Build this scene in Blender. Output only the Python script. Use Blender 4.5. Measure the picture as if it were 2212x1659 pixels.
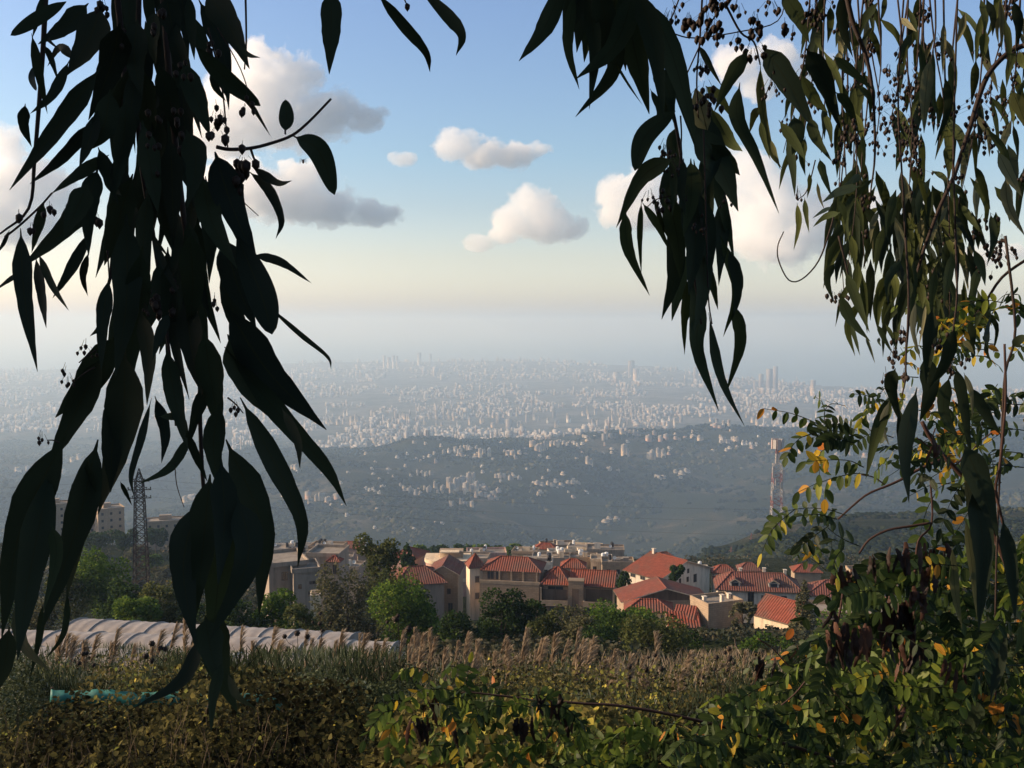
import bpy, bmesh, math, random
import numpy as np
from mathutils import Vector, Matrix

S = bpy.context.scene
for o in list(bpy.data.objects): bpy.data.objects.remove(o)
R = math.radians
RNG = np.random.default_rng(7)
random.seed(7)

# ---------------------------------------------------------------- camera
F = 2124.6                      # focal length in units of the 2212 x 1659 measuring frame
HZ = 697.0                      # height of the true horizon in that frame
PITCH = math.atan((829.5 - HZ) / F)
cam_d = bpy.data.cameras.new("camera")
cam_d.angle = 2 * math.atan(1106 / F)
cam_d.clip_start = 0.05
cam_d.clip_end = 200000
cam = bpy.data.objects.new("camera", cam_d)
S.collection.objects.link(cam)
cam.location = (0, 0, 0)
cam.rotation_euler = (math.pi / 2 - PITCH, 0, 0)
S.camera = cam

# ---------------------------------------------------------------- light
SUN_AZ = -86.0                  # degrees from the view direction, negative = left
SUN_EL = 21.0
S.view_settings.view_transform = 'Standard'
S.view_settings.look = 'None'
S.view_settings.gamma = 1
S.view_settings.exposure = EXPO = 0.35
W = bpy.data.worlds.new("World"); S.world = W; W.use_nodes = True
wn = W.node_tree; bg = wn.nodes['Background']
sky = wn.nodes.new('ShaderNodeTexSky'); sky.sky_type = 'NISHITA'; sky.sun_disc = False
sky.sun_elevation = R(SUN_EL); sky.sun_rotation = R(SUN_AZ)
sky.air_density = 1.0; sky.dust_density = 2.5; sky.ozone_density = 2.0; sky.altitude = 600
wtc = wn.nodes.new('ShaderNodeTexCoord'); wsx = wn.nodes.new('ShaderNodeSeparateXYZ'); wn.links.new(wtc.outputs['Generated'], wsx.inputs[0])
wr = wn.nodes.new('ShaderNodeValToRGB'); wn.links.new(wsx.outputs['Z'], wr.inputs[0])
while len(wr.color_ramp.elements) > 1: wr.color_ramp.elements.remove(wr.color_ramp.elements[-1])
for k, (p, c) in enumerate([(0, (1.50,1.40,1.42)), (.03, (1.50,1.37,1.36)), (.065, (1.34,1.15,1.06)), (.116, (1.08,1.0,.95)), (.163, (.97,1,.98)), (.3, (.94,.97,1.07)), (.42, (.95,.92,.92)), (.6, (1.0,.88,.74))]):
    q = wr.color_ramp.elements[0] if k == 0 else wr.color_ramp.elements.new(p)
    q.position = p; q.color = (*[v * .7 for v in c], 1)
wm = wn.nodes.new('ShaderNodeMix'); wm.data_type = 'RGBA'; wm.blend_type = 'MULTIPLY'; wm.inputs[0].default_value = 1
wn.links.new(sky.outputs[0], wm.inputs[6]); wn.links.new(wr.outputs[0], wm.inputs[7])
wn.links.new(wm.outputs[2], bg.inputs[0]); bg.inputs[1].default_value = 0.15 / .7
sl = bpy.data.lights.new("sun", 'SUN'); sl.energy = 5.0; sl.angle = R(0.6); sl.color = (1, .76, .52)
sun = bpy.data.objects.new("sun", sl); S.collection.objects.link(sun)
to_sun = Vector((math.sin(R(SUN_AZ)) * math.cos(R(SUN_EL)), math.cos(R(SUN_AZ)) * math.cos(R(SUN_EL)), math.sin(R(SUN_EL))))
sun.rotation_euler = to_sun.to_track_quat('Z', 'Y').to_euler()
sun.location = (-200, 50, 80)
cy = S.cycles
cy.use_denoising = True
cy.max_bounces = 16; cy.diffuse_bounces = 2; cy.glossy_bounces = 2; cy.transmission_bounces = 3
cy.volume_bounces = 16; cy.transparent_max_bounces = 6
cy.caustics_reflective = False; cy.caustics_refractive = False
cy.sample_clamp_indirect = 6

# ---------------------------------------------------------------- helpers
CP, SP = math.cos(PITCH), math.sin(PITCH)
def ray(px, py):
    x = (px - 1106) / F; y = -(py - 829.5) / F
    return Vector((x, CP + y * SP, -SP + y * CP))
def at(px, py, Y):
    r = ray(px, py); return r * (Y / r.y)
def arr_at(px, py, Y):
    px = np.asarray(px, float); py = np.asarray(py, float); Y = np.asarray(Y, float)
    x = (px - 1106) / F; y = -(py - 829.5) / F
    ry = CP + y * SP; rz = -SP + y * CP
    return np.stack([x * Y / ry, Y + 0 * x, rz * Y / ry], -1)

def tag(o, label=None, cat=None, group=None, kind=None):
    if label: o['label'] = label
    if cat: o['category'] = cat
    if group: o['group'] = group
    if kind: o['kind'] = kind
    return o
def empty(name, loc, label, cat, group=None, rz=0):
    o = bpy.data.objects.new(name, None); S.collection.objects.link(o)
    o.location = loc; o.rotation_euler = (0, 0, rz); o.empty_display_size = .2
    return tag(o, label, cat, group)
def link(name, me, parent=None):
    o = bpy.data.objects.new(name, me); S.collection.objects.link(o)
    if parent is not None: o.parent = parent
    return o

def np_mesh(name, verts, faces, mat, parent=None, smooth=False, uv=None, attr=None, attr2=None):
    """faces: (n,k) int array of equal-size faces, or list of such arrays."""
    me = bpy.data.meshes.new(name)
    verts = np.asarray(verts, np.float32)
    fl = [np.asarray(f, np.int32) for f in (faces if isinstance(faces, list) else [faces]) if len(f)]
    loops = np.concatenate([f.ravel() for f in fl])
    tot = np.concatenate([np.full(len(f), f.shape[1], np.int32) for f in fl])
    start = np.concatenate([[0], np.cumsum(tot)[:-1]]).astype(np.int32)
    me.vertices.add(len(verts)); me.vertices.foreach_set("co", verts.ravel())
    me.loops.add(len(loops)); me.loops.foreach_set("vertex_index", loops)
    me.polygons.add(len(tot)); me.polygons.foreach_set("loop_start", start); me.polygons.foreach_set("loop_total", tot)
    if smooth: me.polygons.foreach_set("use_smooth", np.ones(len(tot), bool))
    if attr is not None:
        a = me.attributes.new("tint", 'FLOAT', 'POINT'); a.data.foreach_set("value", np.asarray(attr, np.float32))
    if attr2 is not None:
        a = me.attributes.new("along", 'FLOAT', 'POINT'); a.data.foreach_set("value", np.asarray(attr2, np.float32))
    me.update(calc_edges=True)
    me.materials.append(mat)
    return link(name, me, parent)

class MB:
    """collects polygons, several materials allowed"""
    def __init__(s): s.v = []; s.f = []; s.m = []; s.mats = []
    def mi(s, m):
        if m not in s.mats: s.mats.append(m)
        return s.mats.index(m)
    def poly(s, pts, m):
        i = len(s.v); s.v += [tuple(p) for p in pts]; s.f.append(tuple(range(i, i + len(pts)))); s.m.append(s.mi(m))
    def box(s, x0, y0, z0, x1, y1, z1, m, top=None):
        i = len(s.v)
        s.v += [(x0,y0,z0),(x1,y0,z0),(x1,y1,z0),(x0,y1,z0),(x0,y0,z1),(x1,y0,z1),(x1,y1,z1),(x0,y1,z1)]
        k = s.mi(m); kt = k if top is None else s.mi(top)
        for f, mm in (((0,3,2,1),k),((4,5,6,7),kt),((0,1,5,4),k),((1,2,6,5),k),((2,3,7,6),k),((3,0,4,7),k)):
            s.f.append(tuple(i + q for q in f)); s.m.append(mm)
        return s
    def tube(s, pts, rad, m, n=6, cap=True):
        pts = [Vector(p) for p in pts]; rings = []
        if not isinstance(rad, (list, tuple)): rad = [rad] * len(pts)
        k = s.mi(m); prev = None
        for j, p in enumerate(pts):
            t = (pts[min(j + 1, len(pts) - 1)] - pts[max(j - 1, 0)])
            if t.length < 1e-9: t = Vector((0, 0, 1))
            t.normalize()
            u = t.cross(Vector((0, 0, 1))) if prev is None else prev - t * prev.dot(t)
            if u.length < 1e-4: u = t.cross(Vector((1, 0, 0)))
            u.normalize(); prev = u; w = t.cross(u)
            r = []
            for q in range(n):
                a = 2 * math.pi * q / n
                r.append(len(s.v)); s.v.append(tuple(p + (u * math.cos(a) + w * math.sin(a)) * rad[j]))
            rings.append(r)
        for a, b in zip(rings, rings[1:]):
            for q in range(n):
                s.f.append((a[q], a[(q+1) % n], b[(q+1) % n], b[q])); s.m.append(k)
        if cap:
            s.f.append(tuple(reversed(rings[0]))); s.m.append(k); s.f.append(tuple(rings[-1])); s.m.append(k)
        return s
    def prism(s, pts, z0, z1, m):
        n = len(pts); i = len(s.v)
        s.v += [(p[0], p[1], z0) for p in pts] + [(p[0], p[1], z1) for p in pts]
        k = s.mi(m)
        s.f.append(tuple(i + q for q in reversed(range(n)))); s.m.append(k)
        s.f.append(tuple(i + n + q for q in range(n))); s.m.append(k)
        for q in range(n):
            s.f.append((i + q, i + (q+1) % n, i + n + (q+1) % n, i + n + q)); s.m.append(k)
        return s
    def build(s, name, parent=None, smooth=False, xf=None):
        me = bpy.data.meshes.new(name)
        v = s.v if xf is None else [tuple(xf @ Vector(p)) for p in s.v]
        me.from_pydata(v, [], s.f); me.validate()
        for m in s.mats: me.materials.append(m)
        if len(me.polygons) == len(s.m): me.polygons.foreach_set("material_index", s.m)
        if smooth: me.polygons.foreach_set("use_smooth", [True] * len(me.polygons))
        me.update()
        return link(name, me, parent)

# ---------------------------------------------------------------- materials
def NT(name):
    m = bpy.data.materials.new(name); m.use_nodes = True
    nt = m.node_tree; b = nt.nodes['Principled BSDF']
    return m, nt, b
def ramp(nt, src, stops, interp='LINEAR'):
    r = nt.nodes.new('ShaderNodeValToRGB'); e = r.color_ramp; e.interpolation = interp
    while len(e.elements) > 1: e.elements.remove(e.elements[-1])
    e.elements[0].position = stops[0][0]; e.elements[0].color = (*stops[0][1], 1)
    for p, c in stops[1:]:
        q = e.elements.new(p); q.color = (*c, 1)
    nt.links.new(src, r.inputs[0]); return r.outputs[0]
def noise(nt, scale, detail=4, rough=.6, coord='Object', vec=None):
    n = nt.nodes.new('ShaderNodeTexNoise'); n.inputs['Scale'].default_value = scale
    n.inputs['Detail'].default_value = detail; n.inputs['Roughness'].default_value = rough
    if vec is None:
        tc = nt.nodes.new('ShaderNodeTexCoord'); vec = tc.outputs[coord]
    nt.links.new(vec, n.inputs['Vector']); return n.outputs[0]
def mixc(nt, fac, a, b, mode='MIX'):
    m = nt.nodes.new('ShaderNodeMix'); m.data_type = 'RGBA'; m.blend_type = mode
    for inp, v in ((m.inputs[0], fac), (m.inputs[6], a), (m.inputs[7], b)):
        if isinstance(v, bpy.types.NodeSocket): nt.links.new(v, inp)
        elif isinstance(v, (int, float)): inp.default_value = v
        else: inp.default_value = (*v, 1)
    return m.outputs[2]
def attrn(nt, name):
    a = nt.nodes.new('ShaderNodeAttribute'); a.attribute_name = name; return a.outputs['Fac']
def bump(nt, b, h, strength, dist):
    n = nt.nodes.new('ShaderNodeBump'); n.inputs['Strength'].default_value = strength; n.inputs['Distance'].default_value = dist
    nt.links.new(h, n.inputs['Height']); nt.links.new(n.outputs[0], b.inputs['Normal'])
def math_n(nt, op, a, b=None, c=None):
    m = nt.nodes.new('ShaderNodeMath'); m.operation = op
    for i, v in enumerate((a, b, c)):
        if v is None: continue
        if isinstance(v, bpy.types.NodeSocket): nt.links.new(v, m.inputs[i])
        else: m.inputs[i].default_value = v
    return m.outputs[0]
def plain(name, col, rough=.8, nscale=0, namt=.25, spec=.3, metallic=0, coord='Object'):
    m, nt, b = NT(name)
    b.inputs['Roughness'].default_value = rough; b.inputs['Specular IOR Level'].default_value = spec
    b.inputs['Metallic'].default_value = metallic
    if nscale:
        c2 = tuple(c * (1 - namt) for c in col); c3 = tuple(min(1, c * (1 + namt)) for c in col)
        nt.links.new(ramp(nt, noise(nt, nscale, 5, .65, coord), [(.3, c2), (.7, c3)]), b.inputs['Base Color'])
    else: b.inputs['Base Color'].default_value = (*col, 1)
    return m
def leafmat(name, stops, rough=.5, trans=.35, attrname='tint', midrib=None, spec=.3):
    """leaf: colour by per-leaf tint, some light passes through"""
    m, nt, b = NT(name)
    c = ramp(nt, attrn(nt, attrname), stops)
    if midrib is not None:
        al = attrn(nt, 'along')   # 0 at midrib, 1 at edge
        c = mixc(nt, ramp(nt, al, [(0, (1,1,1)), (.07, (0,0,0))]), c, midrib)
    nt.links.new(c, b.inputs['Base Color']); b.inputs['Roughness'].default_value = rough
    b.inputs['Specular IOR Level'].default_value = spec
    out = nt.nodes['Material Output']
    t = nt.nodes.new('ShaderNodeBsdfTranslucent'); nt.links.new(c, t.inputs[0])
    mx = nt.nodes.new('ShaderNodeMixShader'); mx.inputs[0].default_value = trans
    nt.links.new(b.outputs[0], mx.inputs[1]); nt.links.new(t.outputs[0], mx.inputs[2]); nt.links.new(mx.outputs[0], out.inputs[0])
    return m
# ================================================================ TERRAIN
COLS = [-4500, -1500, 0, 400, 800, 1106, 1400, 1550, 1700, 1900, 2212, 3700, 6700]
def ext(r): return [r[0], r[0]] + list(r) + [r[-1], r[-1]]
ROWS = [  # distance, horizon-frame heights of the ground at each column
 (420, ext([1180,1192,1218,1216,1216,1216,1216,1218,1222])),
 (600, ext([1215,1240,1290,1300,1300,1262,1232,1230,1230])),
 (900, ext([1260,1300,1360,1380,1330,1176,1130,1108,1100])),
 (1300, ext([1230,1260,1320,1330,1310,1230,1200,1180,1170])),
 (2000, ext([1150,1150,1165,1172,1178,1170,1160,1150,1140])),
 (2600, ext([1070,1072,1080,1080,1080,1065,1060,1050,1040])),
 (3100, ext([1025,1022,1020,1005,1000,1000,995,985,980])),
 (3600, ext([1002,998,984,964,942,925,925,912,912])),
 (4300, ext([980,976,966,956,938,928,928,922,920])),
 (5200, ext([948,946,942,938,932,930,930,930,930])),
]
ROWZ = [(d, [-(p - HZ) / F * d for p in r]) for d, r in ROWS]
def flat(z): return [z] * len(COLS)
NEAR = [(0, -1.6), (3, -2.6), (20, -8.3), (50, -18.4), (80, -27), (140, -44.5), (170, -54), (220, -65)]
ROWZ = [(d, flat(z)) for d, z in NEAR] + [(300, flat(-80))] + ROWZ
ROWZ += [(7000, flat(-575)), (9500, flat(-575)),
 (11500, ext([-585,-575,-550,-530,-565,-590,-590,-590,-590])),
 (13300, ext([-590,-580,-530,-520,-555,-590,-590,-590,-590])),
 (15000, ext([-640,-640,-620,-620,-640,-640,-640,-640,-640])),
 (17000, flat(-700))]
COAST = ext([12200,12500,14400,14300,12600,11200,9600,8800,8400])
RD = np.array([r[0] for r in ROWZ], float); RZ = np.array([r[1] for r in ROWZ])
SD = np.array([-60000] + list(RD)); 
def smoothstep(t): return t * t * (3 - 2 * t)
def vnoise(x, y, seed):
    xi = np.floor(x).astype(np.int64); yi = np.floor(y).astype(np.int64); fx = smoothstep(x - xi); fy = smoothstep(y - yi)
    def h(a, b):
        n = (a * 374761393 + b * 668265263 + seed * 1442695041) & 0x7fffffff
        n = ((n ^ (n >> 13)) * 1274126177) & 0x7fffffff
        return ((n ^ (n >> 16)) & 0xffff) / 65535.0
    return (h(xi, yi) * (1 - fx) + h(xi + 1, yi) * fx) * (1 - fy) + (h(xi, yi + 1) * (1 - fx) + h(xi + 1, yi + 1) * fx) * fy - .5
def zground(X, Y):
    """ground height below the camera for arrays X, Y (Y forward)"""
    X = np.atleast_1d(np.asarray(X, float)); Y = np.atleast_1d(np.asarray(Y, float))
    d = np.clip(Y, 0, 17000); px = 1106 + X / np.maximum(Y, 25.0) * F
    px = np.clip(px, COLS[0], COLS[-1])
    ci = np.clip(np.searchsorted(COLS, px) - 1, 0, len(COLS) - 2); c0 = np.array(COLS, float)[ci]; c1 = np.array(COLS, float)[ci + 1]
    u = smoothstep((px - c0) / (c1 - c0))
    ri = np.clip(np.searchsorted(RD, d) - 1, 0, len(RD) - 2); t = (d - RD[ri]) / (RD[ri + 1] - RD[ri])
    ts = np.where(d > 400, .5 * t + .5 * smoothstep(t), t)
    z0 = RZ[ri, ci] * (1 - u) + RZ[ri, ci + 1] * u; z1 = RZ[ri + 1, ci] * (1 - u) + RZ[ri + 1, ci + 1] * u
    z = z0 * (1 - ts) + z1 * ts
    # relief: spurs and gullies on the middle hills
    hill = np.clip((Y - 550) / 500, 0, 1) * np.clip((5200 - Y) / 1600, 0, 1)
    z = z + hill * np.clip(Y / 3000, .15, 1) * (vnoise(X / 420 + Y / 900, Y / 700, 1) * 70 + vnoise(X / 170, Y / 230, 2) * 30 + vnoise(X / 60, Y / 70, 3) * 9)
    sp_ = np.clip((Y - 1500) / 700, 0, 1) * np.clip((3900 - Y) / 500, 0, 1)
    z = z + sp_ * (100 * (1 - 2.2 * np.abs(vnoise(X / 520 - Y / 1300 + 3.3, Y / 2600 + .4, 9))) - 60)
    z = z + np.clip((Y - 60) / 300, 0, 1) * vnoise(X / 35, Y / 35, 4) * 2.0 * (Y < 6000)
    z = z + np.clip(Y / 30, 0, 1) * vnoise(X / 5, Y / 5, 5) * .5 * (Y < 400)
    # coast
    cst = np.interp(px, COLS, COAST) + vnoise(X / 900, X * 0 + 3, 6) * 600
    z = np.where(Y > cst, np.minimum(z, -604 - (Y - cst) * .05), np.where(Y > 3000, np.maximum(z, -588), z))
    # behind the camera the slope keeps rising gently
    z = np.where(Y < 0, -1.6 - Y * .22, z)
    return z
def zg(x, y): return float(zground(x, y)[0])

def build_terrain():
    na = 560
    u = np.linspace(-1, 1, na); px = 1106 + np.sign(u) * (np.abs(u) * 1250 + np.maximum(np.abs(u) - .85, 0) / .15 * 4200)
    d = np.concatenate([np.linspace(25, 60, 30), np.geomspace(61, 450, 90), np.geomspace(452, 5600, 380), np.geomspace(5700, 17000, 60)])
    P, D = np.meshgrid(px, d); X = (P - 1106) / F * D; Y = D
    Z = zground(X.ravel(), Y.ravel())
    V = np.stack([X.ravel(), Y.ravel(), Z], -1)
    i = np.arange(len(d) - 1)[:, None] * na + np.arange(na - 1)[None]
    q = np.stack([i, i + 1, i + na + 1, i + na], -1).reshape(-1, 4)
    # near patch, a plain grid overlapping nothing: from behind the camera to d = 25
    n = len(V); xs = X[0]
    ys = np.concatenate([np.linspace(-40, -2, 12), np.linspace(0, 25, 46)])
    GX, GY = np.meshgrid(xs, ys); ZZ = zground(GX.ravel(), GY.ravel())
    ZZ[-na:] = Z[:na]
    V = np.concatenate([V, np.stack([GX.ravel(), GY.ravel(), ZZ], -1)])
    j = np.arange(len(ys) - 1)[:, None] * na + np.arange(na - 1)[None]
    q2 = np.stack([j, j + 1, j + na + 1, j + na], -1).reshape(-1, 4) + n
    m, nt, b = NT("hill_cover")
    big = noise(nt, .0035, 6, .6); sm = noise(nt, .03, 6, .7); fine = noise(nt, .22, 4, .7)
    c = ramp(nt, big, [(.35, (.016,.022,.010)), (.52, (.028,.030,.015)), (.60, (.085,.070,.045)), (.72, (.22,.18,.12))])
    c = mixc(nt, ramp(nt, sm, [(.45, (0,0,0)), (.6, (1,1,1))]), c, (.024,.028,.014))
    c = mixc(nt, math_n(nt, 'MULTIPLY', ramp(nt, fine, [(.5, (0,0,0)), (.65, (1,1,1))]), .5), c, (.010,.018,.008))
    # city ground, brighter streets and roofs
    g = nt.nodes.new('ShaderNodeNewGeometry'); sx = nt.nodes.new('ShaderNodeSeparateXYZ'); nt.links.new(g.outputs['Position'], sx.inputs[0])
    city = nt.nodes.new('ShaderNodeMapRange'); nt.links.new(sx.outputs['Y'], city.inputs[0])
    city.inputs[1].default_value = 4700; city.inputs[2].default_value = 5600
    cg = ramp(nt, noise(nt, .006, 6, .8), [(.4, (.05,.06,.05)), (.55, (.16,.15,.13)), (.7, (.28,.26,.23))])
    c = mixc(nt, city.outputs[0], c, cg)
    nt.links.new(c, b.inputs['Base Color']); b.inputs['Roughness'].default_value = 1; b.inputs['Specular IOR Level'].default_value = 0
    bump(nt, b, noise(nt, .09, 5, .7), 1.0, 6.0)
    o = np_mesh("hills", V, np.concatenate([q, q2]), m, smooth=True)
    tag(o, kind='structure')
build_terrain()

def build_sea():
    mb = MB(); m, nt, b = NT("sea_water")
    b.inputs['Base Color'].default_value = (.012, .045, .07, 1); b.inputs['Roughness'].default_value = .28
    bump(nt, b, noise(nt, .02, 4, .6), .5, 3)
    pts = [(65000 * math.cos(a), 65000 * math.sin(a), 0) for a in np.linspace(0, 2 * math.pi, 97)[:-1]]
    mb.poly(pts, m)
    o = mb.build("sea"); o.location = (0, 0, -600); tag(o, kind='structure')
build_sea()

# ================================================================ HAZE
def build_haze():
    mb = MB(); m = bpy.data.materials.new("haze_air"); m.use_nodes = True; nt = m.node_tree
    nt.nodes.remove(nt.nodes['Principled BSDF']); v = nt.nodes.new('ShaderNodeVolumePrincipled')
    v.inputs['Color'].default_value = (.505, .705, .96, 1); v.inputs['Absorption Color'].default_value = (.50, .53, .4, 1); v.inputs['Density'].default_value = HAZE
    v.inputs['Anisotropy'].default_value = .25
    nt.links.new(v.outputs[0], nt.nodes['Material Output'].inputs['Volume'])
    mb.box(-70000, -66000, -760, 70000, 70000, 160, m)
    o = mb.build("haze"); tag(o, kind='stuff')
HAZE = 1.42e-4
build_haze()
# ================================================================ CLOUDS
def make_cloud(label, blobs, Y=16000, dens=.0036, seed=0, amp=1.15, thin=1.0, nscale=1.0):
    """a real volume of mist: ellipsoid puffs (px, py, rx, ry in frame units) at distance Y, broken up by noise"""
    k = Y / F
    cs = [at(b[0], b[1], Y + (b[4] if len(b) > 4 else 0)) for b in blobs]
    rs = [(b[2] * k, b[2] * k * .9, b[3] * k) for b in blobs]
    lo = Vector([min(c[i] - r[i] * 1.6 for c, r in zip(cs, rs)) for i in range(3)]); hi = Vector([max(c[i] + r[i] * 1.6 for c, r in zip(cs, rs)) for i in range(3)])
    lo.z = max(lo.z, 70); org = (lo + hi) / 2
    m = bpy.data.materials.new("cloud_mist"); m.use_nodes = True; nt = m.node_tree
    nt.nodes.remove(nt.nodes['Principled BSDF'])
    v = nt.nodes.new('ShaderNodeVolumePrincipled'); v.inputs['Color'].default_value = (1, 1, 1, 1); v.inputs['Anisotropy'].default_value = 0
    tc = nt.nodes.new('ShaderNodeTexCoord'); P = tc.outputs['Object']
    n = nt.nodes.new('ShaderNodeTexNoise'); n.inputs['Scale'].default_value = nscale / 330.0; n.inputs['Detail'].default_value = 8; n.inputs['Roughness'].default_value = .62
    off = nt.nodes.new('ShaderNodeVectorMath'); off.operation = 'ADD'; off.inputs[1].default_value = (seed * 913.0, seed * 517.0, 0)
    nt.links.new(P, off.inputs[0]); nt.links.new(off.outputs[0], n.inputs['Vector'])
    best = None
    for c, r in zip(cs, rs):
        s1 = nt.nodes.new('ShaderNodeVectorMath'); s1.operation = 'SUBTRACT'; s1.inputs[1].default_value = tuple(c - org); nt.links.new(P, s1.inputs[0])
        s2 = nt.nodes.new('ShaderNodeVectorMath'); s2.operation = 'DIVIDE'; s2.inputs[1].default_value = r; nt.links.new(s1.outputs[0], s2.inputs[0])
        s3 = nt.nodes.new('ShaderNodeVectorMath'); s3.operation = 'LENGTH'; nt.links.new(s2.outputs[0], s3.inputs[0])
        f = math_n(nt, 'SUBTRACT', 1.0, s3.outputs['Value'])
        if best is None: best = f
        else: best = math_n(nt, 'SMOOTH_MAX', best, f, .25)
    d = math_n(nt, 'ADD', best, math_n(nt, 'MULTIPLY', math_n(nt, 'SUBTRACT', n.outputs[0], .5), amp * 2))
    mr = nt.nodes.new('ShaderNodeMapRange'); nt.links.new(d, mr.inputs[0])
    mr.inputs[1].default_value = .12; mr.inputs[2].default_value = .12 + .15 / thin; mr.inputs[3].default_value = 0; mr.inputs[4].default_value = dens
    mr.interpolation_type = 'SMOOTHSTEP'
    nt.links.new(mr.outputs[0], v.inputs['Density']); nt.links.new(v.outputs[0], nt.nodes['Material Output'].inputs['Volume'])
    mb = MB(); a = lo - org; b = hi - org
    mb.box(a.x, a.y, a.z, b.x, b.y, b.z, m)
    o = mb.build("cloud"); o.location = org; tag(o, label, "cloud")
    return o
S.cycles.volume_step_rate = .5; S.cycles.volume_max_steps = 96
make_cloud("large cumulus with bright left crown and grey right end beside the left leaf curtain", [(560,200,120,95),(545,140,75,65),(640,180,75,60),(705,245,95,55),(785,258,60,34),(480,270,110,85),(610,275,130,50),(560,250,120,60)], 16000, seed=1)
make_cloud("long flat grey cloud below the large cumulus, behind the bare twig", [(590,420,130,60),(650,380,60,45),(700,450,110,42),(800,462,75,32),(500,400,90,70),(640,400,90,50)], 17000, seed=2, dens=.0035)
make_cloud("small ragged white cloud alone in the middle of the blue sky", [(990,312,58,40),(1045,335,68,34),(1110,335,72,28),(1150,325,40,24)], 17500, seed=3, dens=.003)
make_cloud("faint wisp of cloud left of the small middle cloud", [(868,342,30,17)], 17500, seed=4, dens=.0035)
make_cloud("cream cumulus floating low over the sea left of the centre leaves", [(1150,448,60,48),(1105,478,58,46),(1190,485,75,44),(1235,495,45,24),(1035,522,40,22),(1090,505,50,28),(1140,500,70,24)], 13000, seed=5)
make_cloud("round topped cumulus half hidden behind the centre leaves", [(1340,430,66,62),(1395,412,66,60),(1390,450,80,60),(1345,470,50,34),(1440,450,70,55),(1490,470,60,45)], 14500, seed=6)
make_cloud("broad cumulus seen between the centre leaves and the right leaf curtain", [(1610,372,72,60),(1650,440,95,88),(1740,480,110,80),(1690,500,110,80),(1630,510,60,40),(1700,540,80,40),(1790,500,70,55)], 11500, seed=7)
make_cloud("thin pinkish cloud high behind the berry clusters at upper right", [(1590,140,75,45),(1680,120,60,40),(1640,180,55,40),(1760,150,50,40)], 16000, seed=8, dens=.003)
make_cloud("bright cloud bank at the left edge of the sky", [(10,320,60,52),(60,400,110,65),(-20,430,110,90),(40,480,120,60),(160,440,60,40)], 16500, seed=9)
make_cloud("pale cloud behind the dense right leaf curtain", [(1860,440,55,40),(1920,470,60,35),(2000,450,50,30)], 16500, seed=10, dens=.003)
make_cloud("small low cloud behind the berry sprays at far right", [(2110,560,60,26),(2180,545,60,22)], 17500, seed=11, dens=.002)
# ================================================================ FAR BUILDINGS, CITY, FAR WOODS
def hit(px, py, dmin=1400., dmax=15000.):
    """distance at which the ground first reaches the line through (px, py)"""
    ds = np.geomspace(dmin, dmax, 900)
    g = zground((px - 1106) / F * ds, ds); h = np.nonzero(g >= -(py - HZ) / F * ds)[0]
    return ds[h[0]] if len(h) else dmax
def facade(name, walls, win=(.05,.05,.06), fl=3.2, wd=3.4, amt=.75, tint='tint', roof=None):
    """wall colour by tint, rows of window openings, plain flat roof"""
    m, nt, b = NT(name)
    c = ramp(nt, attrn(nt, tint), walls)
    tc = nt.nodes.new('ShaderNodeTexCoord'); sx = nt.nodes.new('ShaderNodeSeparateXYZ'); nt.links.new(tc.outputs['Object'], sx.inputs[0])
    sn = nt.nodes.new('ShaderNodeSeparateXYZ'); nt.links.new(tc.outputs['Normal'], sn.inputs[0])
    def band(v, per, lo, hi):
        f = math_n(nt, 'FRACT', math_n(nt, 'DIVIDE', v, per))
        return math_n(nt, 'MULTIPLY', math_n(nt, 'GREATER_THAN', f, lo), math_n(nt, 'LESS_THAN', f, hi))
    hz = math_n(nt, 'ADD', math_n(nt, 'MULTIPLY', sx.outputs[0], math_n(nt, 'ABSOLUTE', sn.outputs[1])), math_n(nt, 'MULTIPLY', sx.outputs[1], math_n(nt, 'ABSOLUTE', sn.outputs[0])))
    w = math_n(nt, 'MULTIPLY', band(sx.outputs[2], fl, .3, .78), band(hz, wd, .25, .72))
    wall = math_n(nt, 'LESS_THAN', math_n(nt, 'ABSOLUTE', sn.outputs[2]), .5)
    c = mixc(nt, math_n(nt, 'MULTIPLY', math_n(nt, 'MULTIPLY', w, wall), amt), c, win)
    if roof: c = mixc(nt, math_n(nt, 'SUBTRACT', 1.0, wall), c, roof)
    nt.links.new(c, b.inputs['Base Color']); b.inputs['Roughness'].default_value = .9; b.inputs['Specular IOR Level'].default_value = .1
    return m
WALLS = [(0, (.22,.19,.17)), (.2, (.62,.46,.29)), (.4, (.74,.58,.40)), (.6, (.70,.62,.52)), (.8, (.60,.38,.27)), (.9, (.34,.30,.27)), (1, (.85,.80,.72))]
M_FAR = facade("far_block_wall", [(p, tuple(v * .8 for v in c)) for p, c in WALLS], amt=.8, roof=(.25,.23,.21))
M_CITY = facade("city_wall", [(p, tuple(v * .36 for v in c)) for p, c in WALLS], amt=.35, roof=(.40,.38,.36))
CUBE_F = np.array([[4,5,6,7],[0,1,5,4],[1,2,6,5],[2,3,7,6],[3,0,4,7]])
def cube_v(cx, cy, cz, w, dp, h, rz):
    c, s = np.cos(rz), np.sin(rz); out = []
    for (a, b, e) in ((-1,-1,0),(1,-1,0),(1,1,0),(-1,1,0),(-1,-1,1),(1,-1,1),(1,1,1),(-1,1,1)):
        x = a * w / 2; y = b * dp / 2
        out.append(np.stack([cx + x * c - y * s, cy + x * s + y * c, cz + e * h + 0 * x], -1))
    return np.stack(out, 1)      # n,8,3

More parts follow.
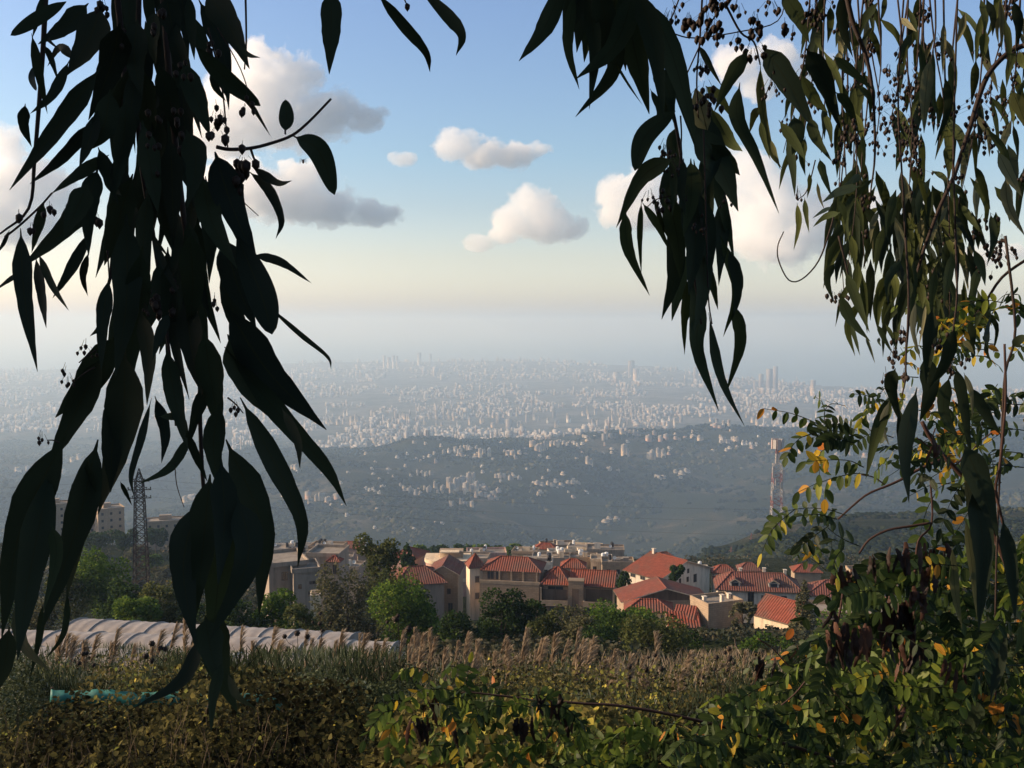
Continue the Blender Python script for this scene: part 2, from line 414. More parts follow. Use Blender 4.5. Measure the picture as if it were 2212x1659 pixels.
def far_block(px, py, wpx, hpx, tint, label, group, shape=0, rnd=random):
    d = float(hit(px, py)); k = d / F
    x = (px - 1106) / F * d; z = zg(x, d)
    w = max(wpx * k * .82, 6); h = hpx * k; dp = w * rnd.uniform(.7, 1.1)
    me_v = []; 
    def add(cx, cy, cz, ww, dd, hh): me_v.append(cube_v(np.array([cx]), np.array([cy]), cz, np.array([ww]), np.array([dd]), np.array([hh]), 0.)[0])
    base = -h * .35 - 4
    if shape == 0:
        add(0, 0, base, w, dp, h - base); add(w * .18, dp * .1, h, w * .3, dp * .4, 2.6)
    elif shape == 1:          # stepped block
        add(-w * .2, 0, base, w * .62, dp, h - base); add(w * .31, .6, base, w * .4, dp * .8, h * .72 - base); add(-w * .2, 0, h, w * .25, dp * .3, 3)
    elif shape == 2:          # low villa with terrace
        add(0, 0, base, w, dp, h * .55 - base); add(-w * .12, dp * .1, h * .55, w * .6, dp * .6, h * .45)
    else:                     # twin block
        add(-w * .28, 0, base, w * .42, dp, h - base); add(w * .28, dp * .2, base, w * .42, dp, h * .93 - base); add(0, dp * .2, base, w * .2, dp * .5, h * .8 - base)
    V = np.concatenate(me_v); Fc = np.concatenate([CUBE_F + 8 * i for i in range(len(me_v))])
    o = np_mesh("apartment_block" if shape != 2 else "villa", V, Fc, M_FAR, attr=np.full(len(V), tint))
    o.location = (x, d, z); o.rotation_euler = (0, 0, rnd.uniform(-.9, .5))
    tag(o, label, "building", group)
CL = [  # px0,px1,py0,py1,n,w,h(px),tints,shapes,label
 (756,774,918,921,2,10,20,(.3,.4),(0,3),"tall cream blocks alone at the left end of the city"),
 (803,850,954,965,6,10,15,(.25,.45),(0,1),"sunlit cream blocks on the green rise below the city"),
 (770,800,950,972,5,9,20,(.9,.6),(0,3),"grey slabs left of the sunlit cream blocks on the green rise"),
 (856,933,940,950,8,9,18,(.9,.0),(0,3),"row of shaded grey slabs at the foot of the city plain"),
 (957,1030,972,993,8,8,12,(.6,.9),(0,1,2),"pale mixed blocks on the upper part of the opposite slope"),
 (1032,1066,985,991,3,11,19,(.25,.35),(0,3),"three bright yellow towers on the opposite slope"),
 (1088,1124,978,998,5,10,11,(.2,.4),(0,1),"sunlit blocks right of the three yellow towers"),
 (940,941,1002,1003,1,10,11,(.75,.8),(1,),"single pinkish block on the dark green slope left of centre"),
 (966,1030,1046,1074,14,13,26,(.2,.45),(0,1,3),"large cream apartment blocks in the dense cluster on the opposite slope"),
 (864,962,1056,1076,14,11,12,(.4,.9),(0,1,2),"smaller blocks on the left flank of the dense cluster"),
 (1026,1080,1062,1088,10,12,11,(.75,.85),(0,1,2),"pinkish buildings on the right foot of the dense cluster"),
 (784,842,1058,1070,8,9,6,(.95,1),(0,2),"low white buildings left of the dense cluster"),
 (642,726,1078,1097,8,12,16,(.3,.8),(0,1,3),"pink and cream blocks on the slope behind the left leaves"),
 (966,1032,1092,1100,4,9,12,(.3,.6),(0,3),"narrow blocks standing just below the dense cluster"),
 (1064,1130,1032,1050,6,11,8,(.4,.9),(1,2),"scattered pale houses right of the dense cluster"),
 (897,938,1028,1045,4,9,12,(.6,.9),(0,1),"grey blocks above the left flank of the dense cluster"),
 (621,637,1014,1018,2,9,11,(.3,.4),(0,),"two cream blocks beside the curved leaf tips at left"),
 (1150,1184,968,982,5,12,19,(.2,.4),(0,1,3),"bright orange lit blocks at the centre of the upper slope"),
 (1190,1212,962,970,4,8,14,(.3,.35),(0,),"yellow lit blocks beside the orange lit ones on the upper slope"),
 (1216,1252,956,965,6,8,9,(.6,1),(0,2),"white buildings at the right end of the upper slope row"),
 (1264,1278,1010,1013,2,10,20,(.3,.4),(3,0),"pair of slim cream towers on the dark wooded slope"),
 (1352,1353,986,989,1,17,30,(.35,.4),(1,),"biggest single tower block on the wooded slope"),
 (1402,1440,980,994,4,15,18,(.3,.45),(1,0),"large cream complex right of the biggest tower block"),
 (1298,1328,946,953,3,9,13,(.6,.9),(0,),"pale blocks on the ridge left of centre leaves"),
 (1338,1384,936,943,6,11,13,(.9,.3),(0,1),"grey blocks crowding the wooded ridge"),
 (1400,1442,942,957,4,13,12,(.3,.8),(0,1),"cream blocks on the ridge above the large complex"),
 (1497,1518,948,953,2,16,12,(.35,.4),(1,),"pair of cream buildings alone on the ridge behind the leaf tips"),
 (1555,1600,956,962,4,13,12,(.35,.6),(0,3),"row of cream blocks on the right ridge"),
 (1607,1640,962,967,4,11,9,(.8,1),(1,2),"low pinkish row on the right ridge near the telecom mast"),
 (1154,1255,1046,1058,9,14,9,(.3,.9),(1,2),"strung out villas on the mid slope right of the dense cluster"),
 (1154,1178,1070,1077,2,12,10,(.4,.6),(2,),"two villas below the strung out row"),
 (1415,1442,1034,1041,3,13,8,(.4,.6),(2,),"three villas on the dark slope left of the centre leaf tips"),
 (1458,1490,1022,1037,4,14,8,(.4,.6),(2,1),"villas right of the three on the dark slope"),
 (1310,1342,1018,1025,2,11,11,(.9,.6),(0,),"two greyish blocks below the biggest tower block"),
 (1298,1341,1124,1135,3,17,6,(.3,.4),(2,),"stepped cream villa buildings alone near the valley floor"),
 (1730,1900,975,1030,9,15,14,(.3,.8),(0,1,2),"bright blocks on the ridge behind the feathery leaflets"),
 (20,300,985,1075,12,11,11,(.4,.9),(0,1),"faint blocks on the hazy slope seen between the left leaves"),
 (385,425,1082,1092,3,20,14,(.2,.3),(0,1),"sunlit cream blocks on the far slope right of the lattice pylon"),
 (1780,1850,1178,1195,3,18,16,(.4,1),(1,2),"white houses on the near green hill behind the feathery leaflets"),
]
_r = random.Random(3)
ORD = 'first second third fourth fifth sixth seventh eighth ninth tenth eleventh twelfth thirteenth fourteenth fifteenth sixteenth seventeenth eighteenth nineteenth'.split()
ORD += ['twentieth'] + ['twenty ' + o for o in ORD[:9]] + ['thirtieth'] + ['thirty ' + o for o in ORD[:9]] + ['fortieth'] + ['forty ' + o for o in ORD[:9]] + ['fiftieth'] + ['fifty ' + o for o in ORD[:9]]
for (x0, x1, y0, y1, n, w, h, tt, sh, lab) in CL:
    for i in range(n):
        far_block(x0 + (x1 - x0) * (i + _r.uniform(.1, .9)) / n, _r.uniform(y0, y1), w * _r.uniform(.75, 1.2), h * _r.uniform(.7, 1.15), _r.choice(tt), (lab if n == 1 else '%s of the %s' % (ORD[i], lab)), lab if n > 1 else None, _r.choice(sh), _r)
# landmark towers on the skyline of the city
for (px, py, w, h, t, lab) in [
  (830,795,6,27,.6,"slim white tower, leftmost of the skyline row"), (840,796,7,24,.6,"white tower second in the skyline row"), (850,796,6,28,1.,"brightest white slab of the skyline row"), (858,797,5,28,.6,"white tower at the right end of the skyline row"),
  (906,790,8,28,.6,"pale tower highest on the headland"), (930,790,5,26,.6,"thin pale tower right of the highest headland one"),
  (1364,815,14,36,0.,"broad dark grey high rise behind the sunlit hotel block"), (1374,822,12,26,.45,"sunlit block with white top in front of the dark high rise"), (1335,820,20,16,.9,"low grey office slab left of the dark high rise"),
  (1645,840,9,32,0.,"dark tower at the left of the waterfront pair"), (1663,845,12,48,0.,"tallest dark waterfront tower with slender top"), (1676,842,10,50,0.,"dark tower right of the tallest waterfront one"), (1632,846,9,22,.9,"grey stub tower left of the waterfront towers"),
  (1758,855,10,34,.35,"lone cream tower at the right end of the waterfront"), (1503,826,9,32,0.,"faint dark tower behind the centre leaf tips"), (1080,915,19,16,0.,"dark square block at the near edge of the city"), (1103,925,22,18,.9,"wide olive grey block beside the dark square one"), (1552,924,30,7,.8,"long low red warehouse at the right foot of the city")]:
    far_block(px, py, w, h, t, lab, None, 0 if w < 18 else 1, _r)
_n = 118; _px = np.sort(RNG.uniform(700, 1830, _n)); _py = RNG.uniform(893, 926, _n)
# small pale houses scattered over the opposite slope
VZ = [(600, 780, 1000, 1100, 14, "on the slope behind the left leaf tips"), (780, 900, 965, 1040, 14, "left above the cluster"), (880, 1060, 945, 1000, 22, "on the left upper slope"), (1060, 1290, 945, 1000, 26, "on the middle upper slope"),
 (1290, 1480, 925, 985, 18, "along the wooded ridge"), (1040, 1280, 1005, 1080, 18, "round the strung out villas"), (1480, 1700, 930, 980, 16, "along the right ridge"), (700, 1000, 1100, 1160, 9, "low on the valley side")]
for x0, x1, y0, y1, n, zn in VZ:
    xs = sorted(_r.uniform(x0, x1) for _ in range(n))
    for i, x in enumerate(xs):
        far_block(x, _r.uniform(y0, y1), _r.uniform(6, 12), _r.uniform(3, 7), _r.choice((.3, .4, .6, .6, 1, .8)), "%s from left of the small pale houses %s" % (ORD[i], zn), "small pale houses " + zn, 2, _r)
ZONES = [(700, 830, "above the left green rise"), (830, 960, "above the row of grey slabs"), (960, 1090, "left of the dark square block"), (1090, 1230, "right of the olive grey block"), (1230, 1340, "left of the wooded ridge"), (1340, 1450, "above the wooded ridge blocks"), (1450, 1560, "behind the centre leaf tips"), (1560, 1700, "behind the long red warehouse"), (1700, 1840, "behind the feathery branch tips")]
for z0, z1, zn in ZONES:
    for j, i in enumerate([i for i in range(_n) if z0 <= _px[i] < z1]):
        far_block(_px[i], _py[i], RNG.uniform(5, 9), RNG.uniform(9, 17), float(RNG.choice([.25,.35,.4,.6,.6,.9,1.])), "%s from left of the front city blocks %s" % (ORD[j], zn), "front row city blocks", int(RNG.choice([0,0,1,3])), _r)

def build_city():
    n = 19000
    px = RNG.uniform(-350, 2560, n); t = RNG.uniform(0, 1, n)
    cst = np.interp(px, COLS, COAST) - 60
    inv = 1 / 5250. + (1 / cst - 1 / 5250.) * t        # even on the picture, so even by street seen
    d = 1 / inv; x = (px - 1106) / F * d
    keep = (vnoise(x / 380, d / 380, 11) + .7 * vnoise(x / 140, d / 900, 12) + .5) > .42 + .35 * vnoise(x / 1500, d / 700, 13)
    px, d, x = px[keep], d[keep], x[keep]
    m2 = 4200; d2 = RNG.uniform(3900, 5300, m2); p2 = RNG.uniform(500, 2000, m2); x2 = (p2 - 1106) / F * d2; k2 = vnoise(x2 / 260, d2 / 260, 14) > -.12 + .36 * (5300 - d2) / 1400
    px, d, x = np.concatenate([px, p2[k2]]), np.concatenate([d, d2[k2]]), np.concatenate([x, x2[k2]]); n = len(px)
    z = zground(x, d) - 4; k = d / F
    w = RNG.uniform(9, 19, n) * np.clip(k / 4.5, .75, 1.4); h = RNG.gamma(3, 6.5, n) * np.clip(k / 5, .6, 1.25) + 5; w = w * RNG.choice([.7, 1, 1, 1.5, 2.2], n)
    hi = RNG.random(n) < .04; h[hi] *= 1.9
    V = cube_v(x, d, z, w, w * RNG.uniform(.6, 1.2, n), h + 4, RNG.uniform(-.8, .6, n)).reshape(-1, 3)
    Fc = (CUBE_F[None] + 8 * np.arange(n)[:, None, None]).reshape(-1, 4)
    tint = np.repeat(RNG.choice([0, .2, .3, .4, .5, .6, .6, .75, .9, 1.], n), 8)
    o = np_mesh("city", V, Fc, M_CITY, attr=tint); tag(o, "hazy coastal city of countless pale blocks spread over the plain", "city", kind='stuff')
build_city()

ICO_V = None
def ico():
    global ICO_V, ICO_F
    if ICO_V is None:
        bm = bmesh.new(); bmesh.ops.create_icosphere(bm, subdivisions=1, radius=1)
        ICO_V = np.array([v.co[:] for v in bm.verts]); ICO_F = np.array([[v.index for v in f.verts] for f in bm.faces]); bm.free()
    return ICO_V, ICO_F
M_WOOD = None
def build_woods():
    m, nt, b = NT("far_wood_leaves")
    c = ramp(nt, attrn(nt, 'tint'), [(0, (.005,.009,.005)), (.5, (.016,.022,.009)), (.8, (.040,.044,.018)), (1, (.085,.075,.036))])
    nt.links.new(c, b.inputs['Base Color']); b.inputs['Roughness'].default_value = 1; b.inputs['Specular IOR Level'].default_value = 0
    n = 62000
    px = RNG.uniform(-250, 2460, n); d = np.exp(RNG.uniform(math.log(560), math.log(5000), n)); x = (px - 1106) / F * d
    keep = vnoise(x / 160, d / 160, 21) + .6 * vnoise(x / 45, d / 45, 22) > -.12
    px, d, x = px[keep], d[keep], x[keep]; n = len(px)
    iv, jf = ico(); s = RNG.uniform(2.2, 6.0, n) * np.clip(d / 1800, .55, 1.6)
    V = iv[None] * (s[:, None, None] * RNG.uniform(.7, 1.3, (n, len(iv), 1))) * np.array([1.1, 1.1, .8])
    V = V + np.stack([x, d, zground(x, d) + s * .35], -1)[:, None]
    Fc = (jf[None] + len(iv) * np.arange(n)[:, None, None]).reshape(-1, 3)
    o = np_mesh("woodland", V.reshape(-1, 3), Fc, m, attr=np.repeat(np.clip(RNG.beta(1.6, 2.4, n) * .75 + .12 + 1.1 * vnoise(x / 330 + 7, d / 420, 23) + .5 * vnoise(x / 90, d / 110, 24), 0, 1), len(iv)))
    tag(o, "dark scrub and woodland covering the valley slopes", "woodland", kind='stuff')
build_woods()
# ================================================================ VILLAGE
def tilemat(name, col, axis):
    m, nt, b = NT(name)
    tc = nt.nodes.new('ShaderNodeTexCoord'); sx = nt.nodes.new('ShaderNodeSeparateXYZ'); nt.links.new(tc.outputs['Object'], sx.inputs[0])
    v = math_n(nt, 'FRACT', math_n(nt, 'MULTIPLY', sx.outputs[axis], 1 / .42))
    rows = math_n(nt, 'FRACT', math_n(nt, 'MULTIPLY', sx.outputs[2], 1 / .2))
    n = noise(nt, 1.6, 5, .7); n2 = noise(nt, .25, 3, .6)
    c = ramp(nt, n, [(.3, tuple(x * .62 for x in col)), (.55, col), (.75, tuple(min(1, x * 1.35 + .02) for x in col))])
    c = mixc(nt, ramp(nt, v, [(0, (.55,.55,.55)), (.22, (0,0,0)), (.8, (0,0,0)), (1, (.5,.5,.5))]), c, tuple(x * .45 for x in col))
    oi = nt.nodes.new('ShaderNodeObjectInfo')
    hv = math_n(nt, 'MULTIPLY', oi.outputs['Random'], .45)
    c = mixc(nt, hv, c, tuple(x * .55 + .045 for x in col))
    c = mixc(nt, ramp(nt, n2, [(.45, (0,0,0)), (.68, (.7,.7,.7))]), c, (.13, .085, .065))
    nt.links.new(c, b.inputs['Base Color']); b.inputs['Roughness'].default_value = .85; b.inputs['Specular IOR Level'].default_value = .15
    w = ramp(nt, v, [(0, (0,0,0)), (.5, (1,1,1)), (1, (0,0,0))])
    bump(nt, b, w, .8, .12)
    return m
TILE_X = tilemat("roof_tiles", (.27, .066, .036), 0); TILE_Y = tilemat("roof_tiles_side", (.27, .066, .036), 1)
TILE_D = tilemat("dull_roof_tiles", (.20, .064, .044), 0)
def wallmat(name, col, stone=False):
    m, nt, b = NT(name)
    tcs = nt.nodes.new('ShaderNodeTexCoord'); mp = nt.nodes.new('ShaderNodeMapping'); mp.inputs['Scale'].default_value = (1.6, 1.6, .22); nt.links.new(tcs.outputs['Object'], mp.inputs[0])
    n = noise(nt, .9, 6, .72, vec=mp.outputs[0])
    c = ramp(nt, n, [(.3, tuple(x * .58 for x in col)), (.5, tuple(x * .9 for x in col)), (.62, col), (.8, tuple(min(1, x * 1.1) for x in col))])
    if stone:
        br = nt.nodes.new('ShaderNodeTexBrick'); br.inputs['Scale'].default_value = 1.0; br.inputs['Brick Width'].default_value = .7; br.inputs['Row Height'].default_value = .32
        br.inputs['Mortar Size'].default_value = .025; br.inputs['Color1'].default_value = (*col, 1); br.inputs['Color2'].default_value = (*[x * .7 for x in col], 1); br.inputs['Mortar'].default_value = (*[x * .45 for x in col], 1)
        tc = nt.nodes.new('ShaderNodeTexCoord'); sx = nt.nodes.new('ShaderNodeSeparateXYZ'); nt.links.new(tc.outputs['Object'], sx.inputs[0])
        cb = nt.nodes.new('ShaderNodeCombineXYZ'); nt.links.new(math_n(nt, 'ADD', sx.outputs[0], sx.outputs[1]), cb.inputs[0]); nt.links.new(sx.outputs[2], cb.inputs[1])
        nt.links.new(cb.outputs[0], br.inputs['Vector'])
        c = mixc(nt, .55, c, br.outputs[0])
    nt.links.new(c, b.inputs['Base Color']); b.inputs['Roughness'].default_value = .92; b.inputs['Specular IOR Level'].default_value = .1
    return m
W_CREAM = wallmat("cream_render", (.76, .60, .42)); W_WHITE = wallmat("white_render", (.68, .59, .48)); W_STONE = wallmat("brown_stone", (.34, .245, .17), True)
W_SAND = wallmat("sand_stone", (.40, .30, .21), True); W_GREY = wallmat("grey_concrete", (.33, .27, .215)); W_PINK = wallmat("pink_render", (.52, .33, .27)); W_DARK = wallmat("dark_timber_and_shade", (.16, .11, .08))  # W_DARK: dark timber, also colours the balcony shade sheets
M_PANE = plain("window_glass", (.035, .04, .05), .25, spec=.6); M_FRAME = plain("window_frame_paint", (.20, .14, .10), .6); M_SHUT = plain("blue_shutter", (.05, .09, .20), .6)
M_ROOFFLAT = plain("flat_roof_screed", (.26, .22, .18), .95, .5, .3); M_METAL = plain("galvanised_metal", (.42, .42, .42), .5, 0, spec=.5, metallic=.4)
M_TANK = plain("black_water_tank", (.03, .03, .035), .5); M_WTANK = plain("white_tank_plastic", (.75, .75, .73), .5)

def roof_mesh(W, D, rise, ov, kind, ridge, th=.16, inset=None, mats=None):
    """tiled roof, eave plane at z = 0, thickness hangs below"""
    mb = MB(); a, b = W / 2 + ov, D / 2 + ov
    mx, my = mats or (TILE_X, TILE_Y)     # mx: ribs spaced along x (front and back slopes)
    if kind == 'pyr': tops = [((0, 0, rise),)] ; r0 = r1 = (0, 0, rise)
    elif ridge == 'x':
        ins = (inset if inset is not None else b * .9) if kind == 'hip' else 0
        r0, r1 = (-a + ins, 0, rise), (a - ins, 0, rise)
    else:
        ins = (inset if inset is not None else a * .9) if kind == 'hip' else 0
        r0, r1 = (0, -b + ins, rise), (0, b - ins, rise)
    c = [(-a, -b, 0), (a, -b, 0), (a, b, 0), (-a, b, 0)]
    if kind == 'shed':
        faces = [([c[0], c[1], (a, b, rise), (-a, b, rise)], mx)]
    elif kind == 'pyr':
        faces = [([c[0], c[1], r0], mx), ([c[1], c[2], r0], my), ([c[2], c[3], r0], mx), ([c[3], c[0], r0], my)]
    elif ridge == 'x':
        faces = [([c[0], c[1], r1, r0], mx), ([c[2], c[3], r0, r1], mx)]
        if kind == 'hip': faces += [([c[3], c[0], r0], my), ([c[1], c[2], r1], my)]
    else:
        faces = [([c[3], c[0], r0, r1], my), ([c[1], c[2], r1, r0], my)]
        if kind == 'hip': faces += [([c[0], c[1], r0], mx), ([c[2], c[3], r1], mx)]
    for pts, m in faces:
        mb.poly(pts, m); lo = [(p[0], p[1], p[2] - th) for p in pts]; mb.poly(list(reversed(lo)), W_DARK)
        n = len(pts)
        for i in range(n):
            p, q = pts[i], pts[(i + 1) % n]
            # rim only along eaves and verges
            if (abs(abs(p[0]) - a) < 1e-5 and abs(p[0] - q[0]) < 1e-5) or (abs(abs(p[1]) - b) < 1e-5 and abs(p[1] - q[1]) < 1e-5) or kind == 'shed' or (kind == 'gable' and abs(p[2] - q[2]) > .01):
                mb.poly([p, (p[0], p[1], p[2] - th), (q[0], q[1], q[2] - th), q], W_CREAM if abs(p[2] - q[2]) > .01 else W_DARK)
    # ridge caps
    capm = mx
    if kind in ('hip', 'gable') : mb.tube([(r0[0], r0[1], r0[2] + .03), (r1[0], r1[1], r1[2] + .03)], .11, capm, 6)
    if kind in ('hip', 'pyr'):
        ends = [(c[0], r0), (c[3], r0 if ridge == 'x' else r1), (c[1], r1 if ridge == 'x' else r0), (c[2], r1)]
        for p, q in ends: mb.tube([(p[0], p[1], p[2] + .03), (q[0], q[1], q[2] + .03)], .1, capm, 6)
    return mb

def add_windows(root, W, D, zE, wins):
    for wv in wins:
        face, u, v, w, h = wv[:5]; shut = len(wv) > 5
        mb = MB(); pm = MB(); fm = M_SHUT if shut else M_FRAME
        t = .05
        mb.box(-w/2 - t, -.05, -h/2 - t, w/2 + t, .02, -h/2, fm); mb.box(-w/2 - t, -.05, h/2, w/2 + t, .02, h/2 + t, fm)
        mb.box(-w/2 - t, -.05, -h/2, -w/2, .02, h/2, fm); mb.box(w/2, -.05, -h/2, w/2 + t, .02, h/2, fm); mb.box(-.02, -.045, -h/2, .02, .015, h/2, fm)
        pm.box(-w/2, -.012, -h/2, w/2, .01, h/2, M_SHUT if shut else M_PANE)
        o = mb.build("window", root); p = pm.build("pane", o)
        if face == 'f': o.location = (u * W, -D/2, zE - v)
        elif face == 'l': o.location = (-W/2, -u * D, zE - v); o.rotation_euler = (0, 0, -math.pi/2)
        elif face == 'r': o.location = (W/2, u * D, zE - v); o.rotation_euler = (0, 0, math.pi/2)

def house(name, label, px, py, Y, W, D, H, rise=1.5, rot=0., kind='hip', ridge='x', ov=.5, inset=None, wall=W_CREAM, wins=(), mats=None, group=None, chim=(), gablewall=None, cat="house"):
    """px, py: where the middle of the front eave stands in the frame; Y its distance; sizes in metres"""
    p = at(px, py, Y); r = R(rot)
    # centre lies behind the middle of the front wall
    c = Vector((p.x - math.sin(r) * D / 2, p.y + math.cos(r) * D / 2, p.z - H))
    root = empty(name, c, label, cat, group, r)
    mb = MB()
    if kind == 'gable':
        mb.box(-W/2, -D/2, 0, W/2, D/2, H, wall)
        g = gablewall or wall; s = (rise - .16) / (W/2 + ov if ridge == 'y' else D/2 + ov)
        if ridge == 'y':
            top = H + s * (W/2 + ov) ; e = H + s * ov - .02
            for yy in (-D/2, D/2): mb.poly([(-W/2, yy, H), (W/2, yy, H), (W/2, yy, e), (0, yy, top), (-W/2, yy, e)], g)
        else:
            top = H + s * (D/2 + ov); e = H + s * ov - .02
            for xx in (-W/2, W/2): mb.poly([(xx, -D/2, H), (xx, D/2, H), (xx, D/2, e), (xx, 0, top), (xx, -D/2, e)], g)
    elif kind == 'flat':
        mb.box(-W/2, -D/2, 0, W/2, D/2, H, wall)
    else: mb.box(-W/2, -D/2, 0, W/2, D/2, H, wall)
    mb.build("wall", root)
    if kind == 'flat':
        m = MB(); t = .18; q = .55
        m.box(-W/2 - ov, -D/2 - ov, 0, W/2 + ov, D/2 + ov, .2, wall, M_ROOFFLAT)
        a, b = W/2 + ov, D/2 + ov
        m.box(-a, -b, .2, a, -b + t, .2 + q, wall); m.box(-a, b - t, .2, a, b, .2 + q, wall); m.box(-a, -b + t, .2, -a + t, b - t, .2 + q, wall); m.box(a - t, -b + t, .2, a, b - t, .2 + q, wall)
        ro = m.build("roof", root)
    else: ro = roof_mesh(W, D, rise, ov, kind, ridge, inset=inset, mats=mats).build("roof", root)
    ro.location = (0, 0, H)
    for (cx, cy_, ch) in chim:
        m = MB(); m.box(-.25, -.25, -1.2, .25, .25, ch, W_WHITE); m.box(-.33, -.33, ch, .33, .33, ch + .12, W_WHITE); o = m.build("chimney", ro); o.location = (cx * W, cy_ * D, rise * .7 if kind != 'flat' else .3)
    add_windows(root, W, D, H, wins)
    return root

Y0 = 170.
# stair tower and the long house joined to it
t = house("tower_house", "brown stone house with a slim square stair tower whose left side is sunlit", 1104, 1233, Y0 + 1.2, 10.2, 6.5, 8, 1.75, -9, inset=3.0, ov=.35, wall=W_STONE,
      wins=[('f', .30, 3.4, .9, 1.0), ('f', -.36, .9, 1.1, 1.4), ('f', -.22, .9, .9, 1.4), ('f', .05, 3.5, .9, .9)])
def add_part(root, name, mb, loc=(0, 0, 0), rz=0): o = mb.build(name, root); o.location = loc; o.rotation_euler = (0, 0, rz); return o
mb = MB(); mb.box(-1.35, -1.6, -1.2, 1.35, 1.6, 8.35, W_CREAM); add_part(t, "tower", mb, (-6.75, -1.6, 0), R(23))
o = roof_mesh(2.7, 3.2, 2.1, .22, 'pyr', 'x').build("tower_roof", t); o.location = (-6.75, -1.6, 8.35); o.rotation_euler = (0, 0, R(23))
for zz in (6.2, 3.2):
    m = MB(); m.box(-.38, -.06, -.5, .38, .02, .5, M_PANE); m.box(-.45, -.08, -.58, .45, 0, -.5, M_FRAME); m.box(-.45, -.08, .5, .45, 0, .58, M_FRAME); add_part(t, "tower_window", m, (-6.75 + 1.62 * math.sin(R(23)), -1.6 - 1.62 * math.cos(R(23)), zz), R(23))
m = MB(); m.box(-5.2, -5.6, -.3, 5.25, -3.27, 6.2, W_STONE); m.box(-5.25, -5.65, 6.2, 5.3, -5.4, 6.75, W_SAND); add_part(t, "terrace", m)
for x in (-2.0, .1, 2.2, 4.6):
    m = MB(); m.box(-.14, -.14, 0, .14, .14, 1.75, W_SAND); add_part(t, "column", m, (x, -3.6, 6.2))
# balconied house
h2 = house("balcony_house", "stone house with two deep balconies either side of a plain stair block", 1200, 1262, Y0 - 1, 4.4, 7, 8.6, 2.2, -8, ridge='x', inset=2.4, ov=.45, wall=W_STONE, wins=[('f', -.1, 4.3, 1.0, 1.0, 1), ('f', .3, 4.4, .8, 1.3, 1), ('f', 0, .95, 2.6, 1.2)])
o = roof_mesh(7.4, 7, 1.9, .4, 'gable', 'x').build("roof", h2); o.location = (6.4, .9, 8.3); o.rotation_euler = (0, 0, R(-3))
m = MB(); m.box(2.6, -2.6, 0, 10.0, 4.4, 8.15, W_STONE); add_part(h2, "wing", m)
m = MB(); m.box(2.3, -4.4, -.5, 4.9, -2.62, 9.4, W_STONE); m.box(2.95, -4.46, 0, 4.1, -4.4, 8.2, W_DARK); m.box(2.2, -4.5, 9.4, 5.0, -2.5, 9.6, W_SAND); add_part(h2, "stair_block", m)
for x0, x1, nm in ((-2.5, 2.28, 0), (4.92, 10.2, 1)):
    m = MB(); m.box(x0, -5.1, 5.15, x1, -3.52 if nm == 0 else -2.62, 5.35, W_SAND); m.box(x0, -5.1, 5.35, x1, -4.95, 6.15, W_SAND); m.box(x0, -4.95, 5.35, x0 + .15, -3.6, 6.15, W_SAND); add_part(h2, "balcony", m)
    m = MB(); m.box(x0 + .3, -3.56 if nm == 0 else -2.66, 5.4, x1 - .3, -3.51 if nm == 0 else -2.61, 7.7, W_DARK); add_part(h2, "balcony_shade", m)  # dark sheet standing for the shade inside the open upper floor
for xx, fm in ((6.0, M_SHUT), (8.2, M_PANE)):
    m = MB(); m.box(-.55, -.05, -.9, .55, .02, .7, fm); add_part(h2, "window", m, (xx, -2.64, 3.6))
for xx in (-2.4, 10.1):
    m = MB(); m.box(-.12, -.12, 0, .12, .12, 2.2, W_SAND); add_part(h2, "column", m, (xx, -4.9, 6.15))
# white gabled house
house("gabled_house", "large white house under a broad red gable roof, its left wall sunlit", 1480, 1238, Y0 + 14, 14.0, 8.6, 8, 2.5, 38, kind='gable', ridge='y', ov=.6, wall=W_WHITE, chim=((-.02, .42, 1.5),),
      wins=[('f', -.06, -.3, .5, .8), ('f', .06, -.3, .5, .8), ('f', -.1, 1.3, .5, .9), ('f', .05, 1.3, .5, .9), ('f', .2, 1.4, .8, 1.5), ('l', -.3, .7, 1.2, .6), ('l', 0, .7, 1.2, .6), ('l', .3, .7, 1.2, .6)])
# big roof in front
house("wide_roof_house", "house under a very wide red gable roof open to the front, dark timber gable", 1438, 1297, Y0 - 14, 13.6, 6.4, 5.5, 2.1, 4, kind='gable', ridge='y', ov=.55, wall=W_SAND, gablewall=W_DARK, wins=[('f', -.12, .9, 3.2, 1.2)])
house("small_house", "small house with a hipped red roof just below the wide roof", 1402, 1321, Y0 - 22, 6.8, 4.6, 4.5, 1.3, -6, ov=.45, inset=2.6, wall=W_CREAM, wins=[('f', .3, .9, .4, .8), ('f', .42, .9, .4, .8), ('f', -.1, .9, 1.6, .8)])
house("garden_house", "low house with two red shed roofs beside a tall bright wall", 1480, 1361, Y0 - 28, 4.6, 4.6, 3.6, 1.4, -4, kind='shed', ov=.2, wall=W_CREAM)
house("lean_to", "sunlit sloping red roof rising to the tall bright wall", 1477, 1336, Y0 - 25, 3.0, 3.4, 4.6, 1.1, -18, kind='shed', ov=.15, wall=W_WHITE, cat="house")
house("blank_walled_building", "tall plain building with a bright left edge and a bare shaded front wall", 1568, 1310, Y0 - 24, 6.2, 5, 9, .4, 22, kind='flat', ov=.04, wall=W_SAND, chim=((-.3, .1, .6), (.05, -.2, 1.0), (.42, .1, .6)))
